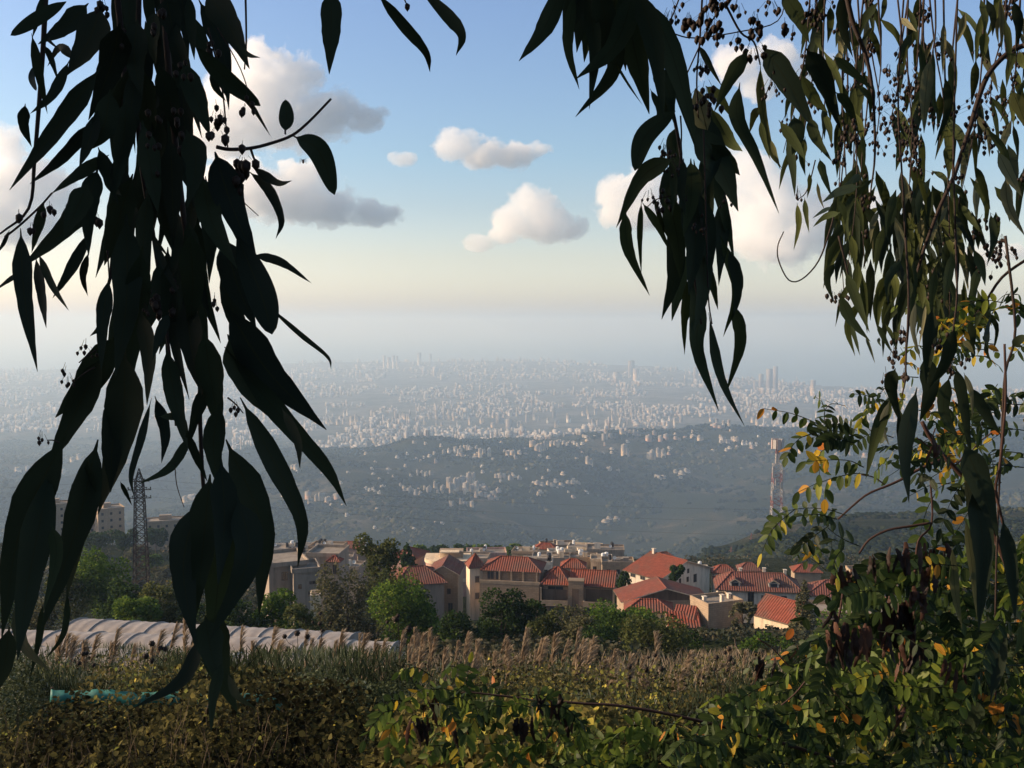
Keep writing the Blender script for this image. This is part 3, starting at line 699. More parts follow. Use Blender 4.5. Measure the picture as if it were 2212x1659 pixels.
# long dormer house at right
h7 = house("dormer_house", "long house with dull red roof and two dormers behind the feathery branch", 1640, 1276, Y0 + 4, 14.5, 8, 6, 2.3, -8, inset=3.2, ov=.5, wall=W_WHITE, mats=(TILE_D, TILE_D), chim=((-.2, .1, 1.1), (.1, .2, 1.1), (.35, .1, 1.1)),
      wins=[('f', -.36, 1.4, .7, .8), ('f', -.1, 1.3, 1.0, 2.4), ('f', .06, 1.2, .9, .7), ('f', .3, 1.2, .9, .7)])
for x in (-4.2, 2.6):
    m = MB(); m.box(-.9, -.2, 0, .9, 1.6, 1.0, W_WHITE); m.box(-.6, -.25, .25, .6, -.2, .9, M_PANE); dm = add_part(h7, "dormer", m, (x, -3.2, 6.3))
    o = roof_mesh(1.8, 1.9, .6, .15, 'gable', 'y', mats=(TILE_D, TILE_D)).build("dormer_roof", dm); o.location = (0, .7, 1.0)
house("tiled_cottage", "cream cottage with steep lit tiled roof beside the dark cypress", 1738, 1338, Y0 - 30, 6.6, 6.4, 6, 2.3, 40, kind='gable', ridge='y', ov=.4, wall=W_CREAM, wins=[('l', 0, 1.6, .35, .8)], mats=(TILE_X, TILE_Y))
house("hidden_house", "red roofed house showing through the brown pod clusters at right", 1830, 1290, Y0 + 2, 13, 7, 6, 2.0, -14, ov=.5, wall=W_WHITE, mats=(TILE_D, TILE_D), wins=[('f', -.2, 1.3, 1, 1), ('f', .2, 1.3, 1, 1)])
house("stone_annex", "low stone building behind the leaves right of the tiled cottage", 1812, 1332, Y0 - 20, 9, 6, 4, 1, -10, kind='flat', ov=.1, wall=W_STONE)
# left of the tower
house("broad_hip_house", "grey rendered house under a broad dull red hipped roof, left of the tower", 908, 1261, Y0 + 2, 8.6, 9.5, 9, 2.0, 14, ov=.5, inset=3.4, wall=W_GREY, mats=(TILE_D, TILE_D), wins=[('f', .1, 2.4, 1.0, .9), ('r', -.2, 2.6, .8, 1.2)])
house("side_wing_house", "red roofed wing between the broad hipped roof and the tower", 957, 1240, Y0 + 8, 5.4, 8, 9, 1.7, -4, kind='gable', ridge='y', ov=.4, wall=W_SAND, mats=(TILE_D, TILE_D), wins=[('f', .2, 3.2, .6, 1.), ('f', .25, 6.2, .8, 1.6)])
house("red_roofed_house", "small red roofed house behind the dark cypress, back left", 868, 1205, Y0 + 40, 6, 7, 6, 1.7, -20, ov=.4, wall=W_PINK)
# round fronted building
def round_house():
    p = at(962, 1212, Y0 + 38); root = empty("round_fronted_building", (p.x, p.y, p.z - 7), "cream building with a curved front and stepped roof parapets, behind the tower roof", "building")
    pts = [(-4.2 * math.cos(a), -3.2 * math.sin(a)) for a in np.linspace(0, math.pi * .6, 9)] + [(5, -2.6), (5, 4), (-4.2, 4)]
    MB().prism(pts, 0, 7, W_PINK).build("wall", root)
    for z0, z1, s in ((3.2, 3.9, 1.06), (7, 7.75, 1.06)):
        MB().prism([(x * s, y * s) for x, y in pts], z0, z1, W_CREAM).build("parapet", root)
    MB().prism([(x * .55 + 1, y * .5 + 1) for x, y in pts], 7.75, 9.1, W_SAND).build("penthouse", root)
    m = MB(); m.box(-1, -1.6, 9.1, 3, .5, 9.3, W_CREAM); m.build("slab", root)
round_house()
# left grey apartment houses
house("apartment_house", "grey stepped apartment house with flat overhanging roof behind the broad left leaf", 622, 1222, Y0 - 10, 6.2, 9, 11, .2, 24, kind='flat', ov=.35, wall=W_GREY, wins=[('f', -.1, 1.7, .9, 1.3), ('f', .32, 1.7, .8, 1.3), ('f', -.2, 4.6, .8, 1.3), ('f', .3, 7.2, .6, .8), ('r', 0, 2, 1, 1.2)])
house("apartment_house", "lower front part of grey apartment house with small dark windows", 661, 1236, Y0 - 12, 4.0, 6, 10, .2, 18, kind='flat', ov=.3, wall=W_GREY, wins=[('f', -.25, 2.3, .5, .7), ('f', .25, 1.8, .9, .5), ('f', .2, 3.5, .9, .6), ('f', -.25, 6, .4, .6)])
a2 = house("apartment_house", "narrow grey apartment house with tall windows and a small red corner roof", 697, 1203, Y0 + 10, 6.0, 7, 12, .2, -6, kind='flat', ov=.15, wall=W_GREY, wins=[('f', -.3, 2.2, .9, 1.8), ('f', .1, 2.3, .8, 1.7), ('f', .38, 2.3, .7, 1.7), ('f', .1, 5.2, .8, 1.6), ('f', .4, 5.2, .6, 1.4), ('f', .1, 8.2, .8, 1.4)])
o = roof_mesh(2.6, 2.2, 1.0, .1, 'pyr', 'x').build("corner_roof", a2); o.location = (2.4, -3.9, 11.5)
house("garage", "small bright cream box shaped outbuilding beside the bushy tree", 681, 1296, Y0 - 22, 1.5, 3, 4, .1, 10, kind='flat', ov=.03, wall=W_CREAM)
# further village: flat roofs and a few red ones, each its own house
_v = random.Random(12)
back = [  # px, py(roof edge), Y, W, D, rot, kind, wall, label
 (612,1186,260,9,7,-5,'flat',W_WHITE,"white flat roofed house at the village edge left of the curled leaf tip"),
 (640,1200,235,8,6,8,'flat',W_CREAM,"cream flat roofed house just right of the broad left leaf"),
 (700,1182,265,11,8,-8,'flat',W_SAND,"sand coloured block with two tilted roof panels on top"),
 (735,1206,225,7,6,5,'flat',W_GREY,"grey block beside the narrow apartment house"),
 (752,1180,285,9,7,-3,'hip',W_PINK,"pink house with thin red roof on the skyline at left"),
 (772,1176,300,5,5,0,'flat',W_CREAM,"small cream roof cabin poking above the village at left"),
 (742,1226,200,8,6,-8,'flat',W_GREY,"grey low roof in front of the bushy tree's left side"),
 (655,1180,300,10,6,3,'flat',W_WHITE,"pale terrace roof far left on the village edge"),
 (586,1182,300,8,6,3,'flat',W_GREY,"grey house at the village edge half behind the broad leaf"),
 (1010,1207,240,12,8,-6,'flat',W_GREY,"dark grey flat roof with three skylights behind the tower"),
 (1052,1196,262,13,8,4,'flat',W_PINK,"long pinkish parapet roof right of the curved building"),
 (1190,1207,230,11,7,-4,'flat',W_GREY,"low grey roofs cluttered with panels behind the balconied house"),
 (1132,1192,280,9,7,-10,'flat',W_SAND,"sand flat roof behind the ridge of the tower house"),
 (1222,1196,258,10,7,6,'flat',W_WHITE,"white roof with a satellite dish near the village centre"),
 (1262,1206,232,8,6,-2,'flat',W_SAND,"cream walled flat house right behind the stair block"),
 (1298,1210,228,6,6,-6,'flat',W_CREAM,"narrow cream fronted house with dark window behind the balconied house"),
 (1335,1216,222,9,6,-3,'flat',W_SAND,"flat sand roof left of the white gabled house"),
 (1260,1184,285,12,8,-12,'flat',W_CREAM,"upper flat roof bristling with chimneys and pipes"),
 (1308,1188,275,13,8,-5,'flat',W_GREY,"long grey flat roof carrying water tanks"),
 (1210,1178,310,14,8,8,'flat',W_SAND,"stepped sand coloured block highest on the village skyline"),
 (1178,1182,300,8,6,-5,'hip',W_WHITE,"little white house with red roof on the village skyline"),
 (1160,1216,215,8,6,-5,'flat',W_WHITE,"white roof corner between the tower house and balconied house"),
 (1238,1222,205,6,5,-5,'hip',W_GREY,"small red roof peeping behind the stair block"),
 (1500,1234,215,8,6,-5,'flat',W_WHITE,"white low building at the right end of the gabled house"),
 (1565,1234,215,6,5,-6,'hip',W_WHITE,"small red roof on the ridge behind the dormer house"),
 (1620,1228,230,6,5,-6,'hip',W_PINK,"raised red roof block above the dormer house"),
 (1745,1232,240,8,6,-6,'hip',W_SAND,"dull red roofed house right of the dormer house"),
 (1880,1236,250,12,7,-6,'flat',W_SAND,"long sand flat roof glimpsed through the leaflets at right"),
 (1960,1255,230,13,7,4,'hip',W_WHITE,"red roof glimpsed through foliage at far right"),
 (1440,1204,240,6,5,10,'hip',W_PINK,"red ridge just behind the white gabled house"),
 (800,1196,250,8,6,10,'flat',W_SAND,"flat roofed house hidden behind the bushy tree top"),
]
for i, (px, py, Y, Wd, Dd, rot, kd, wl, lab) in enumerate(back):
    Wd *= .8; Dd *= .8
    ws = [('f', u, 1.6, .8, 1.0) for u in (-.3, 0, .3) if _v.random() < .75]
    h = house("village_house", lab, px, py + 4, Y, Wd, Dd, 7, 1.4, rot, kind=kd, ov=.15 if kd == 'flat' else .4, wall=wl, wins=ws, mats=(TILE_D, TILE_D) if i % 2 else None)
    if kd == 'flat':
        for j in range(_v.randint(1, 3)):
            m = MB(); w, d, hh = _v.uniform(.8, 2.4), _v.uniform(.8, 2), _v.uniform(.5, 1.6)
            m.box(-w/2, -d/2, 0, w/2, d/2, hh, _v.choice([W_CREAM, W_SAND, W_GREY, W_WHITE]), M_ROOFFLAT); add_part(h, "roof_hut", m, (_v.uniform(-.3, .3) * Wd, _v.uniform(-.2, .3) * Dd, 7.2))
        for j in range(_v.randint(1, 3)):
            m = MB(); mt = M_TANK if _v.random() < .5 else M_WTANK; r_ = _v.uniform(.35, .5)
            m.prism([(r_ * math.cos(a), r_ * math.sin(a)) for a in np.linspace(0, 2 * math.pi, 11)[:-1]], 0, 1.1, mt); m.prism([(r_ * .3 * math.cos(a), r_ * .3 * math.sin(a)) for a in np.linspace(0, 2 * math.pi, 9)[:-1]], 1.1, 1.25, mt)
            for q in (-1, 1): m.box(q * r_ * .6 - .04, -.3, -.5, q * r_ * .6 + .04, .3, 0, M_METAL)
            add_part(h, "water_tank", m, (_v.uniform(-.42, .42) * Wd, _v.uniform(-.3, .4) * Dd, 7.7))
        if i % 2 == 0:
            m = MB(); m.tube([(0, 0, 0), (0, 0, 1.2)], .03, M_METAL, 5)
            ring = [(.42 * math.cos(a), -.12, 1.2 + .42 * math.sin(a)) for a in np.linspace(0, 2 * math.pi, 13)[:-1]]
            for q in range(12): m.poly([ring[q], ring[(q + 1) % 12], (0, .05, 1.2)], M_WTANK)
            add_part(h, "satellite_dish", m, (_v.uniform(-.4, .4) * Wd, -.35 * Dd, 7.3))
# apartment blocks on the left spur
def spur_block(px, py, Y, W, D, H, rot, label, wall, ncol, nfl, roofslab=True):
    wins = [(f, u, 1.7 + 3.0 * j, .9, 1.1) for j in range(nfl) for f, us in (('f', [(c + .5) / ncol - .5 for c in range(ncol)]), ('l', [-.25, .2])) for u in us]
    h = house("apartment_block", label, px, py, Y, W, D, H, .3, rot, kind='flat', ov=.25 if roofslab else .05, wall=wall, wins=wins, cat="building")
    m = MB(); m.box(-W * .2, 0, 0, W * .1, D * .3, 2.0, wall, M_ROOFFLAT); add_part(h, "roof_hut", m, (0, 0, H + .2))
    return h
spur_block(240, 1101, 430, 11, 10, 14, 34, "four storey cream apartment block with pinkish balconies, left of the lattice pylon", W_SAND, 3, 4)
spur_block(208, 1108, 440, 8, 9, 12, 34, "pinkish apartment block directly left of the cream four storey one", W_PINK, 2, 4)
spur_block(122, 1092, 430, 8, 9, 16, 20, "apartment block with red top floor seen in the gap between left leaves", W_SAND, 2, 4)
spur_block(360, 1128, 420, 17, 9, 12, 16, "long low cream apartment block with roof garden, right of the lattice pylon", W_SAND, 5, 3)
spur_block(430, 1140, 440, 10, 9, 10, 16, "cream block end showing behind the broad left leaf", W_SAND, 3, 3)
# ================================================================ TREES
def ortho(nrm):
    a = np.where(np.abs(nrm[:, 2:3]) < .9, np.array([[0, 0, 1.]]), np.array([[1., 0, 0]]))
    u = np.cross(nrm, a); u /= np.linalg.norm(u, axis=1, keepdims=True); return u, np.cross(nrm, u)
def leaf_cards(P, size, nrm=None, aspect=.6, fold=.25):
    """small folded leaf shapes (6 corners) at points P"""
    n = len(P)
    if nrm is None:
        nrm = RNG.normal(size=(n, 3)); nrm[:, 2] = np.abs(nrm[:, 2]) + .3
    nrm = nrm / np.linalg.norm(nrm, axis=1, keepdims=True)
    u, w = ortho(nrm); a = RNG.uniform(0, 2 * np.pi, n)[:, None]; U = u * np.cos(a) + w * np.sin(a); Wv = np.cross(nrm, U)
    s = (size * RNG.uniform(.7, 1.3, n))[:, None]
    V = np.stack([P - U * s * .5, P - U * s * .1 + Wv * s * aspect * .5 + nrm * s * fold * .4, P + U * s * .25 + Wv * s * aspect * .38 + nrm * s * fold * .3,
                  P + U * s * .55, P + U * s * .25 - Wv * s * aspect * .38 + nrm * s * fold * .3, P - U * s * .1 - Wv * s * aspect * .5 + nrm * s * fold * .4], 1)
    i = 6 * np.arange(n)[:, None]
    Fc = np.concatenate([i + np.array([[0, 1, 2, 3]]), i + np.array([[0, 3, 4, 5]])])
    return V.reshape(-1, 3), Fc
BARK = plain("bark", (.10, .075, .055), .95, 6, .4, spec=.1)
LEAF_OLIVE = leafmat("olive_green_leaves", [(0, (.030,.040,.014)), (.5, (.090,.105,.034)), (.85, (.17,.17,.055)), (1, (.20,.15,.04))], .8, .35, spec=.05)
LEAF_GREEN = leafmat("fresh_green_leaves", [(0, (.028,.055,.014)), (.5, (.085,.145,.026)), (1, (.24,.30,.045))], .8, .45, spec=.05)
LEAF_DARK = leafmat("dark_evergreen_leaves", [(0, (.014,.028,.010)), (.6, (.042,.074,.020)), (1, (.10,.145,.032))], .8, .3, spec=.05)
LEAF_GREY = leafmat("grey_brown_leaves", [(0, (.045,.045,.024)), (.6, (.11,.11,.055)), (1, (.19,.16,.08))], .8, .3, spec=.05)
def tree(name, label, px, top, wpx, hpx, Y, mat, cat="tree", lobes=9, n=5200, leaf=None, group=None, shape='round', seed=0, sink=2.):
    """crown given by its outline box in the frame (centre px, top, width, height); trunk reaches the ground"""
    g = np.random.default_rng(seed + int(px) * 7); k = Y / F
    pt = at(px, top, Y); w, h = wpx * k, hpx * k; gz = zg(pt.x, Y)
    root = empty(name, (pt.x, Y, gz), label, cat, group)
    zt = pt.z - gz; cz = zt - h / 2
    L = []
    for i in range(lobes):
        if shape == 'spire':
            t = (i + .5) / lobes; rr = w / 2 * (1 - t) ** .7 + w * .06
            L.append(((g.uniform(-.2, .2) * w * (1 - t), g.uniform(-.2, .2) * w, zt - h * (1 - t) * .96 - .0), (rr, rr, h / lobes * 1.2)))
        elif shape == 'umbrella':
            L.append(((g.uniform(-.36, .36) * w, g.uniform(-.3, .3) * w, zt - h * g.uniform(.22, .5)), (w * .26, w * .26, h * .26)))
        else:
            a = g.uniform(0, 2 * math.pi); r = math.sqrt(g.uniform(0, 1)) * .34; zz = g.uniform(-.36, .34)
            sc = g.uniform(.16, .30)
            L.append(((r * math.cos(a) * w, r * math.sin(a) * w, cz + zz * h), (w * sc, w * sc, min(h * sc * 1.1, w * sc * 1.2))))
    if shape == 'round': L.append(((0, 0, cz), (w * .33, w * .33, h * .38)))
    per = g.multinomial(n, np.array([l[1][0] ** 1.6 for l in L]) / sum(l[1][0] ** 1.6 for l in L))
    Ps = []; T = []
    for l, m in zip(L, per):
        d = g.normal(size=(m, 3)); d /= np.linalg.norm(d, axis=1, keepdims=True)
        r = g.uniform(.35, 1.0, m) ** .5
        p = np.array(l[0]) + d * r[:, None] * np.array(l[1])
        bump_ = vnoise(p[:, 0] * 1.7 + 9, p[:, 2] * 1.7 + p[:, 1], seed + 3)
        p = p[bump_ > -.28]; Ps.append(p); T.append(np.clip(g.normal(g.uniform(.3, .6), .18, len(p)), 0, 1))
    P = np.concatenate(Ps); T = np.concatenate(T)
    lo, hi = np.percentile(P, 1, axis=0), np.percentile(P, 99, axis=0)
    P[:, 0] = (P[:, 0] - (lo[0] + hi[0]) / 2) * (w / (hi[0] - lo[0])); P[:, 2] = zt - h + (P[:, 2] - lo[2]) * (h / (hi[2] - lo[2]))
    V, Fc = leaf_cards(P, (leaf or max(.10, 5.6 * k)), aspect=.8)
    o = np_mesh("crown", V, Fc, mat, root, attr=np.repeat(T, 6))
    mb = MB(); tr = max(w * .035, .06); lean = g.uniform(-.08, .08) * w
    mb.tube([(0, 0, -.4), (lean * .3, 0, max(cz * .5, .3)), (lean, 0, max(cz, .6)), (lean, 0, max(cz + h * .2, .8))], [tr, tr * .8, tr * .5, tr * .2], BARK, 7)
    for l in L[:6]: mb.tube([(lean * .5, 0, max(cz - h * .2, .3)), ((l[0][0] + lean) / 2, l[0][1] / 2, (l[0][2] + cz - h * .1) / 2), l[0]], [tr * .45, tr * .3, tr * .1], BARK, 5)
    mb.build("trunk", root)
    return root
TREES = [
 ("tree","tall loose olive green tree rising above the village roofs, left of centre",815,1160,92,150,112,LEAF_OLIVE,'round',7,4200),
 ("tree","broad grey olive tree below the tall loose one",752,1228,150,180,106,LEAF_GREY,'round',11,6500),
 ("tree","bushy olive tree behind the bright green one",870,1236,120,150,104,LEAF_OLIVE,'round',8,4000),
 ("tree","bright yellow green rounded tree in front of the dull red hipped house",872,1256,140,150,88,LEAF_GREEN,'round',11,7000),
 ("cypress","dark narrow cypress in front of the small back red roof",884,1180,34,60,190,LEAF_DARK,'spire',8,1800),
 ("pine_tree","dark green pine with lit top edge below the stair tower, largest of the centre clump",1082,1282,104,150,94,LEAF_DARK,'round',11,6500),
 ("pine_tree","dark pine at the left foot of the centre clump",990,1330,90,110,92,LEAF_DARK,'round',8,3600),
 ("pine_tree","small dark pine at the right shoulder of the centre clump",1142,1300,66,80,96,LEAF_DARK,'round',7,2600),
 ("shrub","olive brown bush in front of the balconied house's left corner",1186,1318,90,130,86,LEAF_OLIVE,'round',8,3800),
 ("tree","olive tree with thin crown below the stair block",1258,1322,100,130,84,LEAF_GREY,'round',9,4200),
 ("pine_tree","fresh green flat topped pine below the balconied house's right end",1345,1310,140,62,99,LEAF_GREEN,'umbrella',11,4600),
 ("tree","dark tree filling the gap under the flat topped pine",1300,1350,120,110,82,LEAF_DARK,'round',8,4200),
 ("tree","broad olive tree with brown seed heads, right of the centre clump",1410,1330,150,130,74,LEAF_OLIVE,'round',11,6200),
 ("tree","dark rounded tree under the two shed roofs",1478,1372,80,90,76,LEAF_DARK,'round',8,3200),
 ("shrub","small greyish bush against the bare shaded wall",1604,1300,52,70,128,LEAF_GREY,'round',6,1500),
 ("shrub","yellowish bush at the foot of the tiled cottage",1660,1380,110,90,70,LEAF_GREEN,'round',8,3200),
 ("cypress","dark grey green cypress at the right end of the tiled cottage",1738,1268,58,130,118,LEAF_GREY,'spire',9,3200),
 ("tree","green tree behind the yellowing leaflets, right of the cypress",1830,1330,130,120,90,LEAF_GREEN,'round',9,3800),
 ("tree","large green tree at the foot of the left spur",228,1196,130,160,112,LEAF_GREEN,'round',11,6200),
 ("tree","dark tree seen just left of the lattice pylon",262,1262,90,90,100,LEAF_DARK,'round',8,3000),
 ("shrub","vine covered shrub with yellow leaves behind the greenhouse, right of the pylon",345,1262,100,95,92,LEAF_OLIVE,'round',9,4000),
 ("shrub","dark leafy shrub between the pylon foot and the greenhouse",300,1290,90,70,84,LEAF_GREEN,'round',8,3000),
 ("shrub","green shrub just right of the broad left leaf",590,1282,90,90,86,LEAF_GREEN,'round',8,3400),
 ("shrub","dark shrub behind the broad left leaf's lower edge",520,1290,90,80,84,LEAF_DARK,'round',8,2800),
 ("shrub","low green shrub behind the greenhouse roof, left of the grey olive tree",655,1312,80,60,80,LEAF_OLIVE,'round',7,2200),
 ("tree","tree in the gap at the far left edge",150,1230,90,110,110,LEAF_OLIVE,'round',8,3000),
 ("pine_tree","umbrella pine in front of the long low apartment block",336,1144,40,34,400,LEAF_DARK,'umbrella',8,1800),
 ("pine_tree","umbrella pine left of the long low apartment block",268,1148,46,36,390,LEAF_DARK,'umbrella',8,1800),
 ("shrub","bush on the left spur below the umbrella pines",300,1178,50,30,350,LEAF_GREY,'round',7,1400),
 ("shrub","green bush on the brown slope right of the pylon",330,1200,36,26,320,LEAF_GREEN,'round',6,1100),
 ("shrub","brown bush on the spur slope beside the pylon",352,1222,50,28,290,LEAF_GREY,'round',6,1200),
 ("tree","dark tree under the cream four storey apartment block",215,1148,70,36,380,LEAF_DARK,'round',7,1700),
 ("shrub","small dark tree in front of the white gabled house",1462,1222,30,34,172,LEAF_DARK,'round',6,900),
 ("shrub","dark bush in the gap left of the white gabled house",1350,1240,34,50,168,LEAF_DARK,'round',6,1200),
]
for i, (nm, lab, px, top, w, h, Y, mat, shp, lb, n) in enumerate(TREES):
    tree(nm, lab, px, top, w, h, Y, mat, cat=nm.replace('_', ' '), shape=shp, lobes=lb, n=n, seed=i)
# umbrella pines on the skyline behind the village
for i, px in enumerate([905, 925, 948, 1040, 1062, 1084, 1106, 1128, 1150, 1172, 1000, 1022]):
    tree("pine_tree", ORD[i] + " of the umbrella pines in the row along the village skyline", px, 1177 + (i * 5) % 7, 40, 26, 335 + (i * 37) % 50, LEAF_DARK if i % 3 else LEAF_GREEN, "pine tree", shape='umbrella', lobes=7, n=900, seed=60 + i, group="umbrella pines on the village skyline")
# bushes between the houses and on the near slope
for i, (px, py, Y) in enumerate([(1100,1352,120),(1230,1356,118),(960,1352,125),(1520,1400,72),(1560,1410,66),(1590,1395,80),(1880,1390,70),(1960,1400,64),(700,1330,120),(630,1335,110),(930,1345,110),(420,1300,96),(470,1310,92),(80,1300,100),(30,1290,104)]):
    tree("bush", "low bush " + ["in front of the tower house", "in front of the balconied house", "left of the centre pine clump", "right of the broad olive tree", "left of the bare walled building", "below the bare walled building", "behind the brown pod bunches", "behind the far right leaves", "behind the grey olive tree", "right of the broad hanging leaf", "behind the bright green tree", "between the broad leaf and the pylon", "left of the broad leaf", "beside the large green tree at left", "at the far left edge"][i], px, py, 90, 60, Y, (LEAF_OLIVE, LEAF_GREY, LEAF_DARK)[i % 3], "bush", shape='round', lobes=7, n=1500, seed=90 + i, group="low bushes below the village")

# ================================================================ MASTS, WIRES
M_STEEL = plain("dark_steel", (.035, .032, .032), .8, spec=.1); M_RED = plain("red_paint_steel", (.26, .10, .085), .6); M_WHITEP = plain("white_paint_steel", (.38, .34, .31), .6); M_RUST = plain("rusty_steel", (.05, .03, .026), .8); M_GALV = plain("pale_steel", (.30, .30, .30), .6)
def lattice(mb, x0, z0, w0, z1, w1, nseg, mats, th):
    zs = np.linspace(z0, z1, nseg + 1); ws = np.linspace(w0, w1, nseg + 1)
    for i in range(nseg):
        m = mats[(i * len(mats)) // nseg] if len(mats) > 1 else mats[0]
        a, b = ws[i] / 2, ws[i + 1] / 2; c = [(-1, -1), (1, -1), (1, 1), (-1, 1)]
        for q in range(4):
            p, r = c[q], c[(q + 1) % 4]
            mb.tube([(x0 + p[0] * a, p[1] * a, zs[i]), (x0 + p[0] * b, p[1] * b, zs[i + 1])], th, m, 4, False)
            mb.tube([(x0 + p[0] * a, p[1] * a, zs[i]), (x0 + r[0] * b, r[1] * b, zs[i + 1])], th * .6, m, 4, False)
            mb.tube([(x0 + r[0] * a, r[1] * a, zs[i]), (x0 + p[0] * b, p[1] * b, zs[i + 1])], th * .6, m, 4, False)
            mb.tube([(x0 + p[0] * b, p[1] * b, zs[i + 1]), (x0 + r[0] * b, r[1] * b, zs[i + 1])], th * .6, m, 4, False)
def pylon():
    Y = 150.; k = Y / F; top = at(300, 1012, Y); gz = zg(top.x, Y)
    root = empty("lattice_pylon", (top.x, Y, gz), "dark steel lattice electricity pylon with three cross arms, standing between the left leaves", "pylon", None, R(8))
    H = top.z - gz; mb = MB()
    lattice(mb, 0, -.3, 2.5, H - 5.2, 1.35, 16, [M_STEEL, M_RUST, M_STEEL], .085); lattice(mb, 0, H - 5.2, 1.35, H - 2.0, 1.1, 4, [M_STEEL], .08); lattice(mb, 0, H - 2.0, 1.1, H, .06, 3, [M_STEEL], .07)
    mb.build("lattice", root)
    for z, hw in ((H - 4.6, 1.75), (H - 3.3, 1.75), (H - 2.0, 1.5)):
        m = MB(); m.box(-hw, -.07, z - .06, hw, .07, z + .06, M_STEEL); m.tube([(-hw, 0, z), (-.5, 0, z + .5)], .03, M_STEEL, 4); m.tube([(hw, 0, z), (.5, 0, z + .5)], .03, M_STEEL, 4); a = m.build("cross_arm", root)
        for x in (-hw + .1, -hw + .75, hw - .75, hw - .1):
            m = MB(); m.tube([(x, 0, z + .06), (x, 0, z + .42)], [.05, .1], M_STEEL, 6); m.build("insulator", a)
    return top, H
ptop, PH = pylon()
wm_ = MB()
for i, (dz, x1, py1, Y1) in enumerate(((-1.75, 2500, 1082, 210), (-3.05, 2500, 1112, 205), (-4.35, 2500, 1150, 200), (-1.75, -700, 1060, 150), (-3.05, -700, 1085, 150))):
    s = ptop + Vector(((1.5 if i < 3 else -1.5), 0, dz)); e = at(x1, py1, Y1); m = MB()
    pts = []
    for t in np.linspace(0, 1, 40):
        p = s.lerp(e, t); p.z -= 4 * t * (1 - t) * (3.2 if i < 3 else 1.); pts.append(p)
    m.tube(pts, .010, M_STEEL, 4); o = m.build("power_line")
    tag(o, ["topmost", "middle", "lowest"][i % 3] + (" thin power line running right from the lattice pylon" if i < 3 else " thin power line running left from the lattice pylon"), "power line", "power lines of the lattice pylon")
def telecom():
    Y = 885.; k = Y / F; b = at(1677, 1128, Y); gz = zg(b.x, Y)
    root = empty("telecom_mast", (b.x, Y, gz), "tall red and white lattice telecom mast with a drum of panels on top", "mast")
    z0 = b.z - gz; mb = MB(); top = z0 + 182 * k
    lattice(mb, 0, -1, 10, z0 + 128 * k, 7, 14, [M_RED, M_WHITEP, M_RED, M_WHITEP, M_RED, M_WHITEP], .32)
    mb.build("lattice", root)
    m = MB(); lattice(m, 0, z0 + 128 * k, 3, z0 + 165 * k, 2.2, 5, [M_WHITEP, M_RED], .35); m.build("upper_lattice", root)
    for (x, z, h) in [(-4.5, 112, 26), (4.6, 104, 28), (-4.8, 62, 24), (4.8, 58, 26), (5, 14, 26), (-4.6, 24, 20), (-2, 90, 16), (3, 84, 14)]:
        m = MB(); m.box(x - .8, -5.2, z0 + (z - h / 2) * k, x + .8, -4.2, z0 + (z + h / 2) * k, M_WHITEP); m.build("antenna_panel", root)
    for i in range(8):
        a = i / 8 * 2 * math.pi; m = MB(); m.box(-1.6, -.5, z0 + (160 + i % 3) * k, 1.6, .5, z0 + (181 + i % 4) * k, M_WHITEP if i % 2 else plain("pinkish_panel", (.42,.30,.26), .6)); o = m.build("top_panel", root)
        o.location = (5 * math.cos(a), 5 * math.sin(a), 0); o.rotation_euler = (0, 0, a + math.pi / 2)
telecom()
for px, pt, pb, Y, lab, mt in ((1579, 1180, 1236, 820, "thin reddish lattice pylon on the flank of the near green hill", M_RED), (1651, 1198, 1240, 700, "pale lattice pylon rising behind the dormer house roof", M_GALV), (1688, 1212, 1242, 640, "small pale pole like pylon right of the pale lattice pylon", M_GALV), (1622, 1150, 1225, 840, "faint reddish pylon below the telecom mast", M_RED)):
    b = at(px, pb, Y); gz = min(zg(b.x, Y), b.z); root = empty("small_pylon", (b.x, Y, gz), lab, "pylon"); k = Y / F
    m = MB(); lattice(m, 0, 0, 7 * k, b.z - gz + (pb - pt) * k, 1.5 * k, 8, [mt], .13); m.build("lattice", root)
    m = MB(); z = b.z - gz + (pb - pt) * k * .85; m.box(-6 * k, -.1, z - .12, 6 * k, .1, z + .12, mt); m.build("cross_arm", root)

